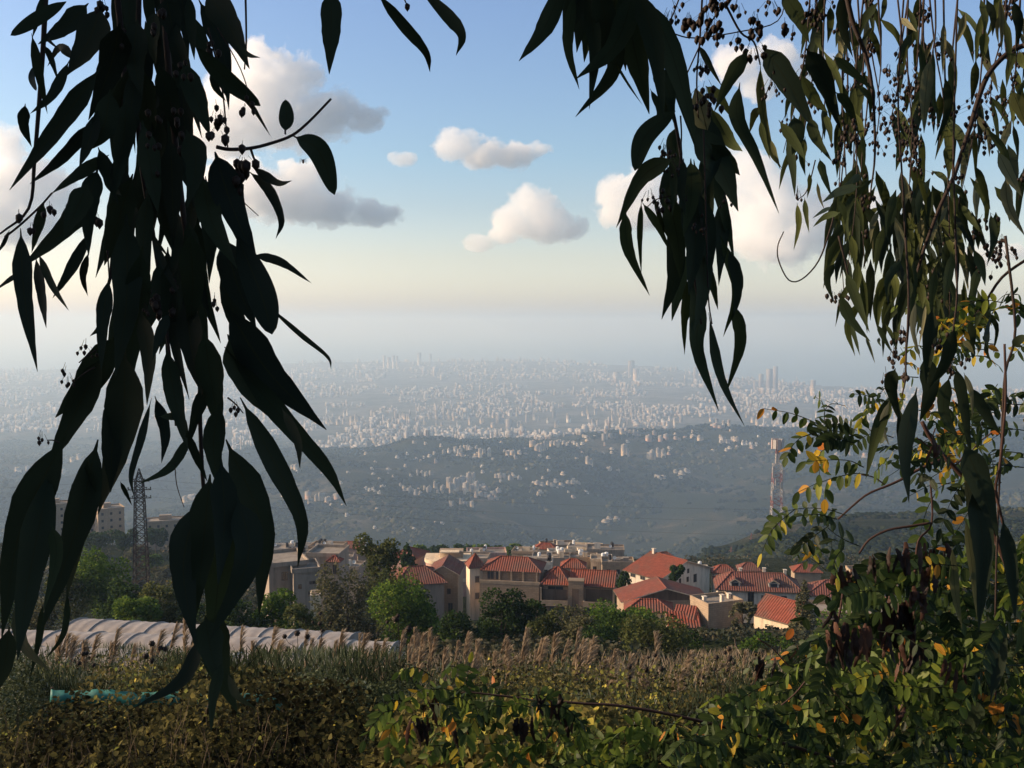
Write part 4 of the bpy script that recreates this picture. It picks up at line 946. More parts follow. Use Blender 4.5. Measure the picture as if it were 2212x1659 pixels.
# ================================================================ GREENHOUSES
def greenhouse(label, x0, py0, x1, py1, Y, Y1, Rr, H):
    a = at(x0, py0, Y); b = at(x1, py1, Y1); L = (b - a).length; m, nt, bs = NT("greenhouse_plastic")
    n1 = noise(nt, .7, 5, .7); wv = nt.nodes.new('ShaderNodeTexWave'); wv.inputs['Scale'].default_value = .42; wv.inputs['Distortion'].default_value = 5; wv.inputs['Detail'].default_value = 3
    tc = nt.nodes.new('ShaderNodeTexCoord'); nt.links.new(tc.outputs['Object'], wv.inputs[0])
    c = ramp(nt, n1, [(.3, (.20,.165,.14)), (.6, (.33,.285,.25)), (.8, (.44,.39,.35))]); nt.links.new(c, bs.inputs['Base Color']); bs.inputs['Roughness'].default_value = .6
    bump(nt, bs, wv.outputs[0], .25, .08)
    root = empty("greenhouse", (a.x, a.y, a.z - H), label, "greenhouse", None, math.atan2(b.y - a.y, b.x - a.x))
    slope = (b.z - a.z) / L; N = 60; ang = np.linspace(0, math.pi, 15); V = []
    for i in range(N + 1):
        x = L * i / N; sag = -.03 * abs(math.sin(i * math.pi * .5)) 
        for q in ang: V.append((x, -Rr * math.cos(q), H * math.sin(q) ** .8 * (1 + (sag if i % 2 else 0) * .5) + slope * x))
        V.append((x, Rr, -1.2 + slope * x)); V.append((x, -Rr, -1.2 + slope * x))
    w = len(ang) + 2; Fq = []
    for i in range(N):
        for q in range(len(ang) - 1): Fq.append((i*w+q, (i+1)*w+q, (i+1)*w+q+1, i*w+q+1))
        Fq.append((i*w+w-3, (i+1)*w+w-3, (i+1)*w+w-2, i*w+w-2)); Fq.append((i*w+w-1, (i+1)*w+w-1, (i+1)*w, i*w))
    o = np_mesh("plastic_cover", np.array(V), np.array(Fq), m, root)
    mb = MB(); mb.poly([V[i] for i in list(range(len(ang)))], m); mb.poly([V[w * N + i] for i in reversed(range(len(ang)))], m); mb.build("end_sheet", root)
    for i in range(0, N + 1, 6):
        mb = MB(); x = L * i / N; mb.tube([(x, -(Rr + .03) * math.cos(q), (H + .03) * math.sin(q) ** .8 + slope * x) for q in ang], .03, M_GALV, 5); mb.build("arch_rib", root)
greenhouse("rearmost white plastic greenhouse tunnel in front of the green shrubs", 160, 1340, 760, 1372, 62, 58, 2.6, 2.4)
greenhouse("middle white plastic greenhouse tunnel, its roof seen between reed plumes", -60, 1362, 850, 1392, 55, 51, 2.4, 2.3)
greenhouse("nearest white plastic greenhouse tunnel with sagging cover behind the green weeds", -260, 1392, 850, 1428, 48, 45, 2.3, 2.2)
# teal shade net
def net():
    m, nt, b = NT("teal_net"); nt.links.new(ramp(nt, noise(nt, 6, 4, .7), [(.35, (.015,.12,.10)), (.65, (.04,.27,.23))]), b.inputs['Base Color']); b.inputs['Roughness'].default_value = .6
    V = []; Fq = []; N = 100
    for i in range(N + 1):
        p = at(110 + 500 * i / N, 1489 + 12 * i / N + 2.5 * math.sin(i * .21) + .8 * math.sin(i * .9), 14.5)
        V += [tuple(p), (p.x, p.y - .05, p.z - .17 - .03 * math.sin(i * .4))]
    for i in range(N):
        Fq.append((2*i, 2*i+1, 2*i+3, 2*i+2))
    root = empty("shade_net", V[0], "torn teal netting strung low behind the bramble mass", "netting")
    o = np_mesh("net", np.array(V) - np.array(V[0]), np.array(Fq), m, root); s = o.modifiers.new("thick", 'SOLIDIFY'); s.thickness = .01
    for i in range(0, N + 1, 25):
        v = Vector(V[2 * i]) - Vector(V[0]); mb = MB(); mb.tube([(v.x, v.y + .03, v.z - 1.6), (v.x, v.y + .03, v.z + .02)], .018, BARK, 6); mb.build("post", root)
net()

# ================================================================ REEDS
M_PLUME = leafmat("reed_plume", [(0, (.18,.13,.08)), (.5, (.30,.22,.145)), (1, (.46,.37,.26))], .8, .35)
M_REEDLEAF = leafmat("reed_leaf", [(0, (.05,.07,.03)), (.6, (.12,.14,.06)), (1, (.24,.20,.10))], .6, .3)
def strip(P0, P1, w, bend):
    """tapering strips from P0 to P1 (n,3): 3 segments"""
    n = len(P0); d = P1 - P0; L = np.linalg.norm(d, axis=1, keepdims=True); u = np.cross(d / L, RNG.normal(size=(n, 3))); u /= np.linalg.norm(u, axis=1, keepdims=True)
    out = []
    for t, ww in ((0, .5), (.35, 1), (.7, .7), (1, .05)):
        c = P0 + d * t + bend * (t * t); out += [c - u * w * ww, c + u * w * ww]
    V = np.stack(out, 1); i = 8 * np.arange(n)[:, None]
    return V.reshape(-1, 3), np.concatenate([i + np.array([[0,1,3,2]]), i + np.array([[2,3,5,4]]), i + np.array([[4,5,7,6]])])
def make_reed(seed):
    g = np.random.default_rng(seed); root = empty("reed", (0, 0, 0), "x", "reed")
    H = 2.0; lean = g.uniform(.05, .3)
    mb = MB(); mb.tube([(0, 0, -.3), (lean * .2, 0, H * .5), (lean * .6, 0, H), (lean * 1.0, 0, H + .45)], [.012, .011, .008, .003], M_REEDLEAF, 5); mb.build("stem", root)
    n = 170; t = g.uniform(0, 1, n); x0 = lean * (.6 + .4 * t); P0 = np.stack([x0, 0 * t, H + t * .62], -1)
    a = g.uniform(0, 2 * np.pi, n); ln = (.10 + .22 * np.sin(np.pi * np.clip(t * .85 + .08, 0, 1))) * g.uniform(.6, 1.1, n)
    d = np.stack([np.cos(a) * .38 + .16, np.sin(a) * .38, .9 + 0 * a], -1) * ln[:, None]
    V, Fc = strip(P0, P0 + d, .008, np.stack([ln * .25, 0 * ln, -ln * .25], -1))
    np_mesh("plume", V, Fc, M_PLUME, root, attr=np.repeat(g.uniform(.1, .9, n), 8))
    n = 9; t = g.uniform(.25, .9, n); P0 = np.stack([lean * .4 * t, 0 * t, H * t], -1); a = g.uniform(0, 2 * np.pi, n)
    V, Fc = strip(P0, P0 + np.stack([np.cos(a) * .35, np.sin(a) * .35, .45 + 0 * a], -1), .018, np.stack([np.cos(a) * .1, np.sin(a) * .1, -.35 + 0 * a], -1))
    np_mesh("leaves", V, Fc, M_REEDLEAF, root, attr=np.repeat(g.uniform(.2, 1, n), 8))
    return root
protos = [make_reed(40 + i) for i in range(5)]; used = set()
spots = [(x, y, 26) for x, y in ((100,1385),(330,1352),(395,1340),(455,1368),(512,1358),(560,1352),(640,1352),(700,1375))]
_q = random.Random(5)
for i in range(130):
    x = _q.choice([_q.gauss(_q.choice([760, 850, 960, 1010, 1130, 1220]), 38), _q.uniform(560, 1250), _q.uniform(1250, 1600), _q.uniform(60, 640)])
    y = _q.uniform(1368, 1438) if x < 1300 else _q.uniform(1400, 1475)
    if x < 560: y = _q.uniform(1365, 1400)
    spots.append((x, y, _q.uniform(23, 30)))
for x, y in ((905,1358),(1055,1366),(1215,1366),(1098,1368),(940,1366),(985,1375),(1240,1385),(1440,1370),(1175,1380)): spots.append((x, y, 27))
def region(x): return "left of the broad hanging leaf" if x < 400 else "in front of the white greenhouse" if x < 720 else "below the bright green tree" if x < 950 else "below the centre pine clump" if x < 1300 else "in the thin right end"
spots.sort(); _cnt = {}
for i, (x, y, Y) in enumerate(spots):
    pr = protos[i % 5]; t = at(x, y, Y)
    if i < 5: r = pr
    else:
        r = pr.copy(); S.collection.objects.link(r)
        for c in pr.children: q = c.copy(); S.collection.objects.link(q); q.parent = r
    s = _q.uniform(.85, 1.55); gz = zg(t.x, Y); s = max(s, (t.z - gz) / 2.75)
    r.location = (t.x, Y, t.z - 2.62 * s); r.scale = (_q.uniform(.9, 1.3) * s * .8, s * .8, s); r.rotation_euler = (0, 0, _q.uniform(-.9, .9)); r.rotation_euler.y = _q.gauss(.05, .09)
    reg = region(x); _cnt[reg] = _cnt.get(reg, -1) + 1
    tag(r, "%s reed plume from left, among those %s" % (ORD[_cnt[reg]], reg), "reed", "reed plumes " + reg)

# ================================================================ UNDERGROWTH (uncountable)
LEAF_BRAM = leafmat("bramble_leaves", [(0, (.014,.013,.007)), (.3, (.055,.052,.022)), (.55, (.125,.108,.040)), (.72, (.20,.165,.050)), (.88, (.20,.23,.055)), (1, (.50,.40,.08))], .9, .35, spec=.03)
LEAF_WEED = leafmat("grey_green_weeds", [(0, (.022,.028,.014)), (.5, (.06,.075,.036)), (.85, (.13,.15,.09)), (1, (.28,.29,.22))], .9, .35, spec=.03)
def mass(name, label, cat, mat, n, px, py, hmax, size, aspect, seed, upright=False, mound=1., taper=None, dmin=3.2):
    g = np.random.default_rng(seed)
    X = g.uniform(px[0], px[1], n); Yp = py[0] + (py[1] - py[0]) * g.uniform(0, 1, n)
    # invert the near ground profile for the distance of each sample
    ds = np.linspace(2.2, 46, 500); zz = np.interp(ds, RD, RZ[:, 0]) + hmax * .8; pr = HZ - zz / ds * F
    order = np.argsort(pr); D = np.interp(Yp, pr[order], ds[order]); D = np.clip(D, dmin, 60) * g.uniform(.93, 1.07, n)
    x = (X - 1106) / F * D; gz = zground(x, D)
    md = .15 + .85 * np.clip(.5 + 1.8 * vnoise(x * .55, D * .35, seed) + .6 * vnoise(x * 1.6, D * 1.2, seed + 1), 0, 1) * mound
    hh = hmax * md * np.sqrt(g.uniform(.0, 1, n))
    P = np.stack([x, D, gz + hh], -1)
    if upright:
        d = np.stack([g.normal(0, .25, n), g.normal(0, .25, n), np.ones(n)], -1) * (size * (1 + D * .02))[:, None]
        V, Fc = strip(P, P + d, aspect * (1 + D[:, None] * .03), np.stack([g.normal(0, .2, n), 0 * x, -.15 + 0 * x], -1) * size[:, None])
        k = 8
    else:
        V, Fc = leaf_cards(P, size * (1 + D * .055), aspect=aspect); k = 6
    t = np.clip(.42 + .9 * vnoise(x * 1.1, D * .6, seed + 5) + g.normal(0, .2, n), 0, 1)
    o = np_mesh(name, V, Fc, mat, attr=np.repeat(t, k)); tag(o, label, cat, kind='stuff'); return o
mass("bramble", "tangled brown green bramble and vine leaves covering the slope in front", "bramble", LEAF_BRAM, 150000, (-120, 2340), (1440, 1700), 1.3, .036, .85, 31)
mass("dry_twigs", "thin dry stalks poking through the bramble mass", "stalks", plain("dry_twig", (.08, .055, .035), .9), 4000, (-100, 2300), (1440, 1700), 1.15, np.full(4000, .18), .0018, 33, upright=True)
mass("weeds", "tall grey green weeds between the greenhouse and the brambles", "weeds", LEAF_WEED, 17000, (-60, 860), (1398, 1500), 1.5, np.full(17000, .19), .007, 35, upright=True, dmin=18)
mass("weeds", "leafy grey green herbs mixed into the tall weeds by the greenhouse", "weeds", LEAF_WEED, 34000, (-60, 900), (1402, 1520), 1.5, .032, .6, 41, dmin=16)
mass("weeds", "grey green undergrowth below the reed plumes right of centre", "weeds", LEAF_WEED, 9000, (840, 1700), (1425, 1500), 1.0, np.full(9000, .16), .008, 37, upright=True, dmin=15)
mass("dry_grass", "dry brownish grass at the foot of the reeds", "dry grass", M_PLUME, 4200, (60, 1700), (1400, 1475), 1.0, np.full(4200, .34), .006, 39, upright=True, dmin=20)
# thistles with round dark heads
M_BURR = plain("dark_seed_head", (.035, .025, .02), .9)
def thistle(px, py, Y, label, seed):
    g = random.Random(seed); p = at(px, py, Y); gz = zg(p.x, Y); root = empty("thistle", (p.x, Y, gz), label, "thistle", "dark headed thistles above the weeds")
    h = p.z - gz; mb = MB(); tips = []
    mb.tube([(0, 0, -.1), (.03, 0, h * .6), (0, 0, h)], [.012, .008, .005], M_BURR, 5)
    tips.append((0, 0, h))
    for i in range(g.randint(3, 6)):
        t = (g.uniform(-.28, .28), g.uniform(-.1, .1), h - g.uniform(-.02, .4)); mb.tube([(.02, 0, t[2] - .25), (t[0] * .7, t[1], t[2] - .12), t], [.005, .004, .004], M_BURR, 4); tips.append(t)
    mb.build("stem", root)
    iv, jf = ico()
    for t in tips:
        r = g.uniform(.024, .045); V = []; Fs = []
        for v in iv: V.append(v * r)
        V = list(V); Fs = [tuple(f) for f in jf]
        for f in jf:     # spikes
            c = (iv[f[0]] + iv[f[1]] + iv[f[2]]) / 3; i = len(V); V += [iv[f[0]] * r, iv[f[1]] * r, iv[f[2]] * r, c * r * 1.9]; Fs += [(i, i+1, i+3), (i+1, i+2, i+3), (i+2, i, i+3)]
        o = np_mesh("seed_head", np.array(V), np.array(Fs), M_BURR, root); o.location = t
for i, (x, y, lab) in enumerate([(328,1390,"thistle in front of the greenhouse, between the pylon and the broad leaf"),(180,1412,"thistle at the left, above the pale weeds"),(642,1368,"tall thistle in front of the greenhouse's middle"),(692,1325,"tallest thistle, against the grey olive tree"),(512,1468,"low thistle by the torn netting"),(1400,1420,"thistle in front of the broad olive tree"),(1575,1402,"thistle against the bare shaded wall"),(1548,1420,"thistle just left of the one against the bare wall"),(1360,1440,"thistle at the foot of the broad olive tree"),(735,1440,"thistle at the left foot of the reed row"),(860,1330,"thistle below the bright green tree")]):
    thistle(x, y, 17 + (i * 3) % 5, lab, i)

# scrub on the slopes round the village, too dense to count
def scrub():
    g = np.random.default_rng(71); n = 9000; d = np.exp(g.uniform(math.log(60), math.log(470), n)); px = g.uniform(-200, 2400, n); x = (px - 1106) / F * d
    keep = (vnoise(x / 22, d / 22, 51) + .6 * vnoise(x / 7, d / 7, 52) > -.05) & ~((px > 600) & (px < 1980) & (d > 128) & (d < 330)); x, d, px = x[keep], d[keep], px[keep]; n = len(x)
    k = d / F; r = g.uniform(.35, 1.1, n) * np.clip(d / 130, .8, 2.2); per = 16
    q = g.normal(size=(n, per, 3)); q /= np.linalg.norm(q, axis=2, keepdims=True); q *= (g.uniform(.3, 1, (n, per, 1)) ** .5) * r[:, None, None] * np.array([1.1, 1.1, .8])
    P = (q + np.stack([x, d, zground(x, d) + r * .45], -1)[:, None]).reshape(-1, 3); sz = np.repeat(r * .55, per)
    V, Fc = leaf_cards(P, sz, aspect=.8)
    T_ = np.clip(np.repeat(g.beta(1.5, 2, n), per) + g.normal(0, .08, n * per), 0, 1)
    o = np_mesh("scrub", V, Fc, leafmat("scrub_leaves", [(0, (.014,.022,.010)), (.45, (.040,.042,.018)), (.75, (.085,.07,.035)), (1, (.15,.115,.06))], .8, .2), attr=np.repeat(T_, 6))
    tag(o, "low mixed scrub on the slopes around the village", "scrub", kind='stuff')
scrub()
# ================================================================ EUCALYPTUS (hanging long leaves)
def zA(x, y): return (.3414 * x, .3414 * y)
def zB(x, y): return (.3414 * x, 530.9 + .3414 * y)
def zC(x, y): return (.3414 * x, 1092.7 + .3414 * y)
def zD(x, y): return (707.8 + .3414 * x, .3414 * y)
def zG(x, y): return (1415.7 + .36 * x, .36 * y)
def zH(x, y): return (1415.7 + .36 * x, 530.9 + .36 * y)
def zI(x, y): return (1415.7 + .36 * x, 1092.7 + .36 * y)
class Leaves:
    def __init__(s, seed=0): s.V = []; s.F = []; s.T = []; s.A = []; s.n = 0; s.g = random.Random(seed)
    def leaf(s, pts, w, Y, tint, dY=None, roll=None, blunt=False, NS=16):
        """pts: 3 or 4 frame points from stalk to tip, w: full width in frame units, Y: distance"""
        g = s.g; P = [Vector((p[0], p[1])) for p in pts]; n = len(P)
        dY = g.uniform(-.08, .08) * Y if dY is None else dY
        def sp(t):      # Catmull-Rom through the points
            f = t * (n - 1); i = min(int(f), n - 2); u = f - i
            p0 = P[i - 1] if i > 0 else P[0] * 2 - P[1]; p1 = P[i]; p2 = P[i + 1]; p3 = P[i + 2] if i + 2 < n else P[-1] * 2 - P[-2]
            return .5 * ((2 * p1) + (-p0 + p2) * u + (2 * p0 - 5 * p1 + 4 * p2 - p3) * u * u + (-p0 + 3 * p1 - 3 * p2 + p3) * u ** 3)
        roll = g.uniform(-.5, .5) if roll is None else roll
        tw = g.uniform(-.25, .25)
        c = [sp(i / NS) for i in range(NS + 1)]; base = s.n
        pt = math.exp(-((0) ** 2))
        for i, q in enumerate(c):
            t = i / NS; tg = (c[min(i + 1, NS)] - c[max(i - 1, 0)]); tg.normalize(); nr = Vector((-tg.y, tg.x))
            if blunt: ww = math.sin(math.pi * min(1, max(0, (t - .04) / .96)) ** .9) ** .55
            else:
                u = max(0, (t - .05) / .95); ww = min(1, u / .26) ** .75 * (1 - max(0, (u - .3) / .7) ** 1.45)
                if u < .26: ww = math.sin(.5 * math.pi * u / .26) ** .8
                ww = max(ww * (1 + .05 * math.sin(t * 17 + base) + .03 * math.sin(t * 41 + base * 3)), .02)
            if t < .05: ww = .045
            h = w * .5 * ww; k = Y / F; ph = roll + tw * t
            yy = Y + dY * t
            off = math.sin(ph) * h * k * 1.0; fold = .30 * h * k
            for sgn in (-1, 1):
                px = q + nr * (h * sgn); v = at(px.x, px.y, yy + sgn * off - fold + .15 * fold * math.sin(9 * t + sgn)); s.V.append(tuple(v)); s.A.append(1.)
                if sgn == -1: s.V.append(tuple(at(q.x, q.y, yy))); s.A.append(0.)
            s.T += [tint] * 3
        for i in range(NS):
            a = base + 3 * i; s.F += [(a, a + 1, a + 4, a + 3), (a + 1, a + 2, a + 5, a + 4)]
        s.n += 3 * (NS + 1)
    def build(s, name, mat, root):
        o = np_mesh(name, np.array(s.V) - np.array(root.location), np.array(s.F), mat, root, smooth=True, attr=s.T, attr2=s.A); return o
EUC = leafmat("eucalyptus_leaves", [(0, (.018,.026,.020)), (.3, (.032,.045,.024)), (.5, (.048,.064,.024)), (.75, (.085,.10,.030)), (.9, (.17,.165,.08)), (1, (.30,.28,.17))], .6, .25, midrib=(.030,.034,.016), spec=.12)
TWIG = plain("eucalyptus_twig", (.035,.022,.018), .8); NUT = plain("gum_nut", (.030,.018,.014), .7)
NUTS = {}
def nut_cluster(mb_pts, Y, size, g, n, spread):
    return [[(mb_pts[0] + g.gauss(0, spread), mb_pts[1] + g.gauss(0, spread), Y + g.uniform(-.03, .03) * Y, size * g.uniform(.75, 1.25)) for _ in range(n)]]
def build_nuts(name, items, root, up=20):
    """each bunch of capsules with its stalks is one part"""
    iv, jf = ico(); V = []; Fs = []; i = 0; cx = sum(t[0] for t in items) / len(items); top = min(t[1] for t in items) - up
    for (px, py, Y, s) in items:
        c = np.array(at(px, py, Y)); k = Y / F
        # woody capsule: bead with a short pointed cap
        v = iv * (s * k * .5); v[:, 2] *= 1.15; j = np.argmin(v[:, 2]); v[j, 2] *= 1.5
        V.append(v + c - np.array(root.location)); Fs.append(jf + i); i += len(v)
        e = np.array(at(px + (cx - px) * .6, max(py - up, top), Y)); o = np.array(root.location); w = np.array([.55 * k, 0, 0]) 
        V.append(np.array([c - w - o, c + w - o, e + w * .8 - o, e - w * .8 - o])); Fs.append(np.array([[i, i + 1, i + 2], [i, i + 2, i + 3]])); i += 4
    np_mesh(name, np.concatenate(V), np.concatenate(Fs), NUT, root)
def twig(root, pts, w0, w1, Y, mat=TWIG, name="twig", dY=0.):
    n = len(pts); P = []
    for i, p in enumerate(pts):
        P.append(at(p[0], p[1], Y + dY * i / max(n - 1, 1)) - Vector(root.location))
    # smooth
    Q = []
    for i in range(n - 1):
        p0 = P[i - 1] if i else P[0] * 2 - P[1]; p1, p2 = P[i], P[i + 1]; p3 = P[i + 2] if i + 2 < n else P[-1] * 2 - P[-2]
        for u in (0, .25, .5, .75): Q.append(.5 * ((2 * p1) + (-p0 + p2) * u + (2 * p0 - 5 * p1 + 4 * p2 - p3) * u * u + (-p0 + 3 * p1 - 3 * p2 + p3) * u ** 3))
    Q.append(P[-1]); k = Y / F
    mb = MB(); mb.tube(Q, [(w0 + (w1 - w0) * i / (len(Q) - 1)) * k * .5 for i in range(len(Q))], mat, 6); return mb.build(name, root, smooth=True)

# ---- left curtain
gL = random.Random(21)
rootL = empty("eucalyptus_branch", at(330, -60, 1.05), "big nearly black curtain of long drooping eucalyptus leaves hanging down the left side", "hanging branch")
L = Leaves(1)
def T(conv, pts, w, Y=1.0, tint=None, scale=.3414, blunt=False, dY=None, roll=None, LL=None):
    (LL or L).leaf([conv(*p) for p in pts], w * scale * (.95 if blunt else .83), Y * (1 + gL.uniform(-.04, .04)), gL.uniform(0, .25) if tint is None else tint, blunt=blunt, dY=dY, roll=roll)
A = [ # region A
 ([(420,10),(230,120),(65,225)],100,1),([(275,-40),(240,110),(205,240)],60,0),([(200,210),(250,480),(300,720)],80,0),([(225,410),(200,490),(230,575)],46,1),([(160,655),(150,790),(200,930)],95,0),
 ([(640,420),(350,820),(60,1203)],170,0),([(600,760),(400,990),(188,1165)],110,0),([(285,285),(330,390),(370,520)],50,0),([(350,200),(300,240),(380,320)],40,0),([(690,980),(500,1100),(325,1225)],105,0),
 ([(620,1150),(430,1420),(130,1700)],190,0),([(440,380),(330,600),(190,720)],90,0),([(470,380),(380,300),(300,420)],70,0),
 ([(1300,-60),(1440,140),(1578,435)],215,0),([(1490,270),(1570,345),(1648,365)],42,0),([(1240,300),(1430,500),(1650,672)],120,1),([(1480,540),(1600,680),(1712,862)],42,0),([(1330,450),(1370,560),(1430,640)],60,0),
 ([(1360,960),(1460,1280),(1640,1720)],250,0),([(1570,1080),(1700,1200),(1780,1390),(1745,1512)],80,0),([(1590,1050),(1690,1120),(1770,1160),(1848,1143)],70,0),
 ([(1875,868),(2020,960),(2118,1235)],150,1),([(1806,828),(1812,740),(1806,630)],102,1),([(2095,-90),(2095,200),(2083,470)],165,0),
 ([(1195,-40),(1210,180),(1230,380)],90,0),([(1050,-20),(1080,120),(1110,300)],190,0),([(980,60),(960,240),(985,420)],120,0),([(870,120),(850,360),(900,620)],200,0),([(640,40),(560,260),(420,480)],260,0),([(560,20),(420,160),(240,280)],170,0),
 ([(760,140),(700,420),(560,760)],240,0),([(900,420),(930,700),(980,960)],170,0),([(1000,400),(1080,660),(1120,880)],160,0),([(1150,380),(1250,640),(1330,860)],170,0),([(700,560),(650,820),(520,960)],200,0),
 ([(800,620),(780,900),(720,1260)],180,0),([(620,700),(560,900),(500,1060)],120,0),([(900,760),(960,1100),(1000,1350)],170,0),([(1180,820),(1240,1040),(1180,1320)],190,0),([(1080,860),(1090,1200),(1100,1560)],170,0),
 ([(560,1160),(480,1330),(400,1500)],190,0),([(620,1060),(560,1300),(560,1620)],170,0),([(840,1100),(740,1420),(660,1680)],210,0),([(280,1280),(240,1440),(200,1600)],90,0),([(1280,1100),(1340,1400),(1500,1700)],190,0),([(720,1020),(700,1160),(770,1240)],110,0),([(620,930),(690,1120),(750,1300)],110,0)]
for p, w, b in A: T(zA, p, w, blunt=bool(b))
B = [([(130,-110),(155,330),(237,797)],150),([(225,60),(265,330),(293,522)],80),([(240,40),(330,250),(435,410)],62),([(150,160),(60,215),(-40,290)],42),([(60,-100),(20,-10),(-30,60)],34),([(580,-100),(440,160),(333,332)],95),([(560,40),(525,190),(555,318)],62),
 ([(690,200),(650,480),(640,800)],120),([(700,300),(640,500),(568,574)],60),([(800,-200),(800,350),(730,830)],240),([(900,0),(850,480),(800,1000)],200),([(890,400),(940,700),(930,1010)],130),([(1070,420),(1010,570),(965,722)],90),
 ([(740,560),(560,850),(350,1087)],250),([(640,700),(480,1050),(300,1400)],220),([(790,660),(770,1150),(620,1700)],290),([(820,860),(720,1200),(700,1560)],230),([(960,960),(890,1230),(830,1450),(848,1590)],62),([(980,950),(1045,1180),(1022,1375)],95),
 ([(1210,1190),(1080,1400),(880,1507)],80),([(1170,1160),(1250,1350),(1312,1492)],70),([(1050,640),(1110,980),(1190,1300)],150),([(1330,860),(1250,1040),(1185,1290)],110),([(1290,540),(1340,880),(1400,1200)],210),([(1180,300),(1210,640),(1280,950)],190),
 ([(960,-60),(1050,150),(1160,360)],60),([(1060,100),(1050,300),(1030,620)],90),([(1200,-100),(1220,240),(1200,560)],200),([(1420,-60),(1500,240),(1620,520)],230),
 ([(1600,55),(1780,105),(1970,236)],72),([(1540,20),(1640,190),(1747,332)],90),([(1500,-60),(1650,300),(1722,562)],200),([(1660,350),(1900,560),(2070,700),(2096,782)],40),
 ([(1430,380),(1700,800),(2065,1164)],270),([(1420,640),(1780,1080),(2060,1400),(2192,1645)],150),([(1440,560),(1560,860),(1800,1160)],210),([(1780,1020),(1880,1230),(1898,1412)],75),([(1000,1080),(1150,1100),(1200,1290)],60),([(760,1490),(800,1570),(836,1645)],36),
 ([(1390,1000),(1350,1280),(1400,1560)],170)]
for p, w in B: T(zB, p, w, blunt=(w == 200 and p[0][0] == 1500))
L.leaf([zB(1520,960), zB(1720,1340), zC(1905,90), zC(1884,390)], 47, 1.02, .12)
C = [([(420,-450),(130,150),(10,840)],290),([(330,-260),(190,420),(110,980)],250),([(90,620),(150,880),(326,1054)],100),([(60,760),(30,1000),(-30,1200)],150),([(330,120),(355,330),(270,680)],110),([(430,540),(405,800),(288,972)],52),([(270,620),(245,850),(190,1085)],60),
 ([(620,-420),(480,150),(250,820)],240),([(560,-300),(500,80),(420,600)],200),
 ([(1260,-40),(1160,380),(1240,900)],250),([(1380,60),(1385,420),(1330,950)],270),([(1430,-420),(1650,120),(1640,697)],240),([(1500,-60),(1570,330),(1320,860)],240),([(1270,830),(1150,1100),(850,1278)],115),([(1380,660),(1370,980),(1505,1315)],230),([(1410,980),(1350,1200),(1335,1445)],90),([(1440,1060),(1500,1200),(1622,1286)],66),([(1300,700),(1330,900),(1390,1120)],230),
 ([(1330,-200),(1290,200),(1240,700)],240),([(1400,-300),(1420,100),(1380,500)],200)]
for p, w in C: T(zC, p, w, tint=gL.uniform(.05, .4))
# inner leaves that make the core of the curtain dense
for i in range(64):
    y = gL.uniform(-120, 620); cx = np.interp(y, [-100, 300, 620], [300, 330, 390]); hw = np.interp(y, [-100, 200, 620], [140, 115, 75])
    x = gL.gauss(cx, hw * .5); ln = gL.uniform(170, 300); a = (x - cx) / hw * .30 + gL.gauss(0, .12); b = a + gL.gauss(0, .25)
    L.leaf([(x, y), (x + math.sin(a) * ln * .5, y + math.cos(a) * ln * .5), (x + math.sin(a) * ln * .5 + math.sin(b) * ln * .5, y + ln)], gL.uniform(24, 46), gL.uniform(1.02, 1.22), gL.uniform(0, .2))
L.build("leaves", EUC, rootL)
nuts = []
twig(rootL, [(100,-40), (92,120), (75,340), (62,450), (0,505)], 12, 4, 1.05); twig(rootL, [(250,-40), (270,200), (250,420), (238,600), (210,660)], 14, 5, 1.1); twig(rootL, [(350,-40), (372,240), (400,500), (430,760), (432,900), (440,1060), (455,1130)], 15, 7, 1.08)
twig(rootL, [(300,-40), (300,300), (330,500), (350,640), (370,800), (380,920)], 12, 5, 1.1); twig(rootL, [(530,-30), (532,90), (528,150)], 5, 3, 1.0); twig(rootL, [(470,60), (520,150), (545,230)], 3, 2, 1.0); twig(rootL, [(450,60), (478,180), (488,270), (492,322)], 4, 3, 1.0)
twig(rootL, [zA(1370,930), zA(1450,945), zA(1585,938), zA(1720,905), zA(1850,855), zA(1960,765), zA(2095,625)], 9, 5, 1.0); twig(rootL, [zA(1585,938), zA(1610,1010), zA(1640,1060)], 6, 4, 1.0); twig(rootL, [zA(1805,850), zA(1805,820)], 4, 4, 1.0); twig(rootL, [zA(1850,855), zA(1885,876)], 4, 4, 1.0)
twig(rootL, [zA(520,1190), zA(560,1300), zA(600,1420)], 3, 2, 1.0); twig(rootL, [zA(30,1500), zA(120,1430), zA(250,1310), zA(330,1220)], 5, 4, 1.0); twig(rootL, [zA(1530,1270), zA(1635,1365)], 2.5, 2, 1.0); twig(rootL, [zB(1105,1380), zB(1120,1520), zB(1165,1655)], 2.5, 1.5, 1.0)
for a, b in (((610,660),(500,740)), ((600,770),(470,860)), ((380,1250),(300,1230)), ((1440,960),(1540,1060)), ((680,30),(690,200))): twig(rootL, [zB(*a), ((zB(*a)[0] + zB(*b)[0]) / 2, (zB(*a)[1] + zB(*b)[1]) / 2 - 3), zB(*b)], 4, 2.5, 1.0)
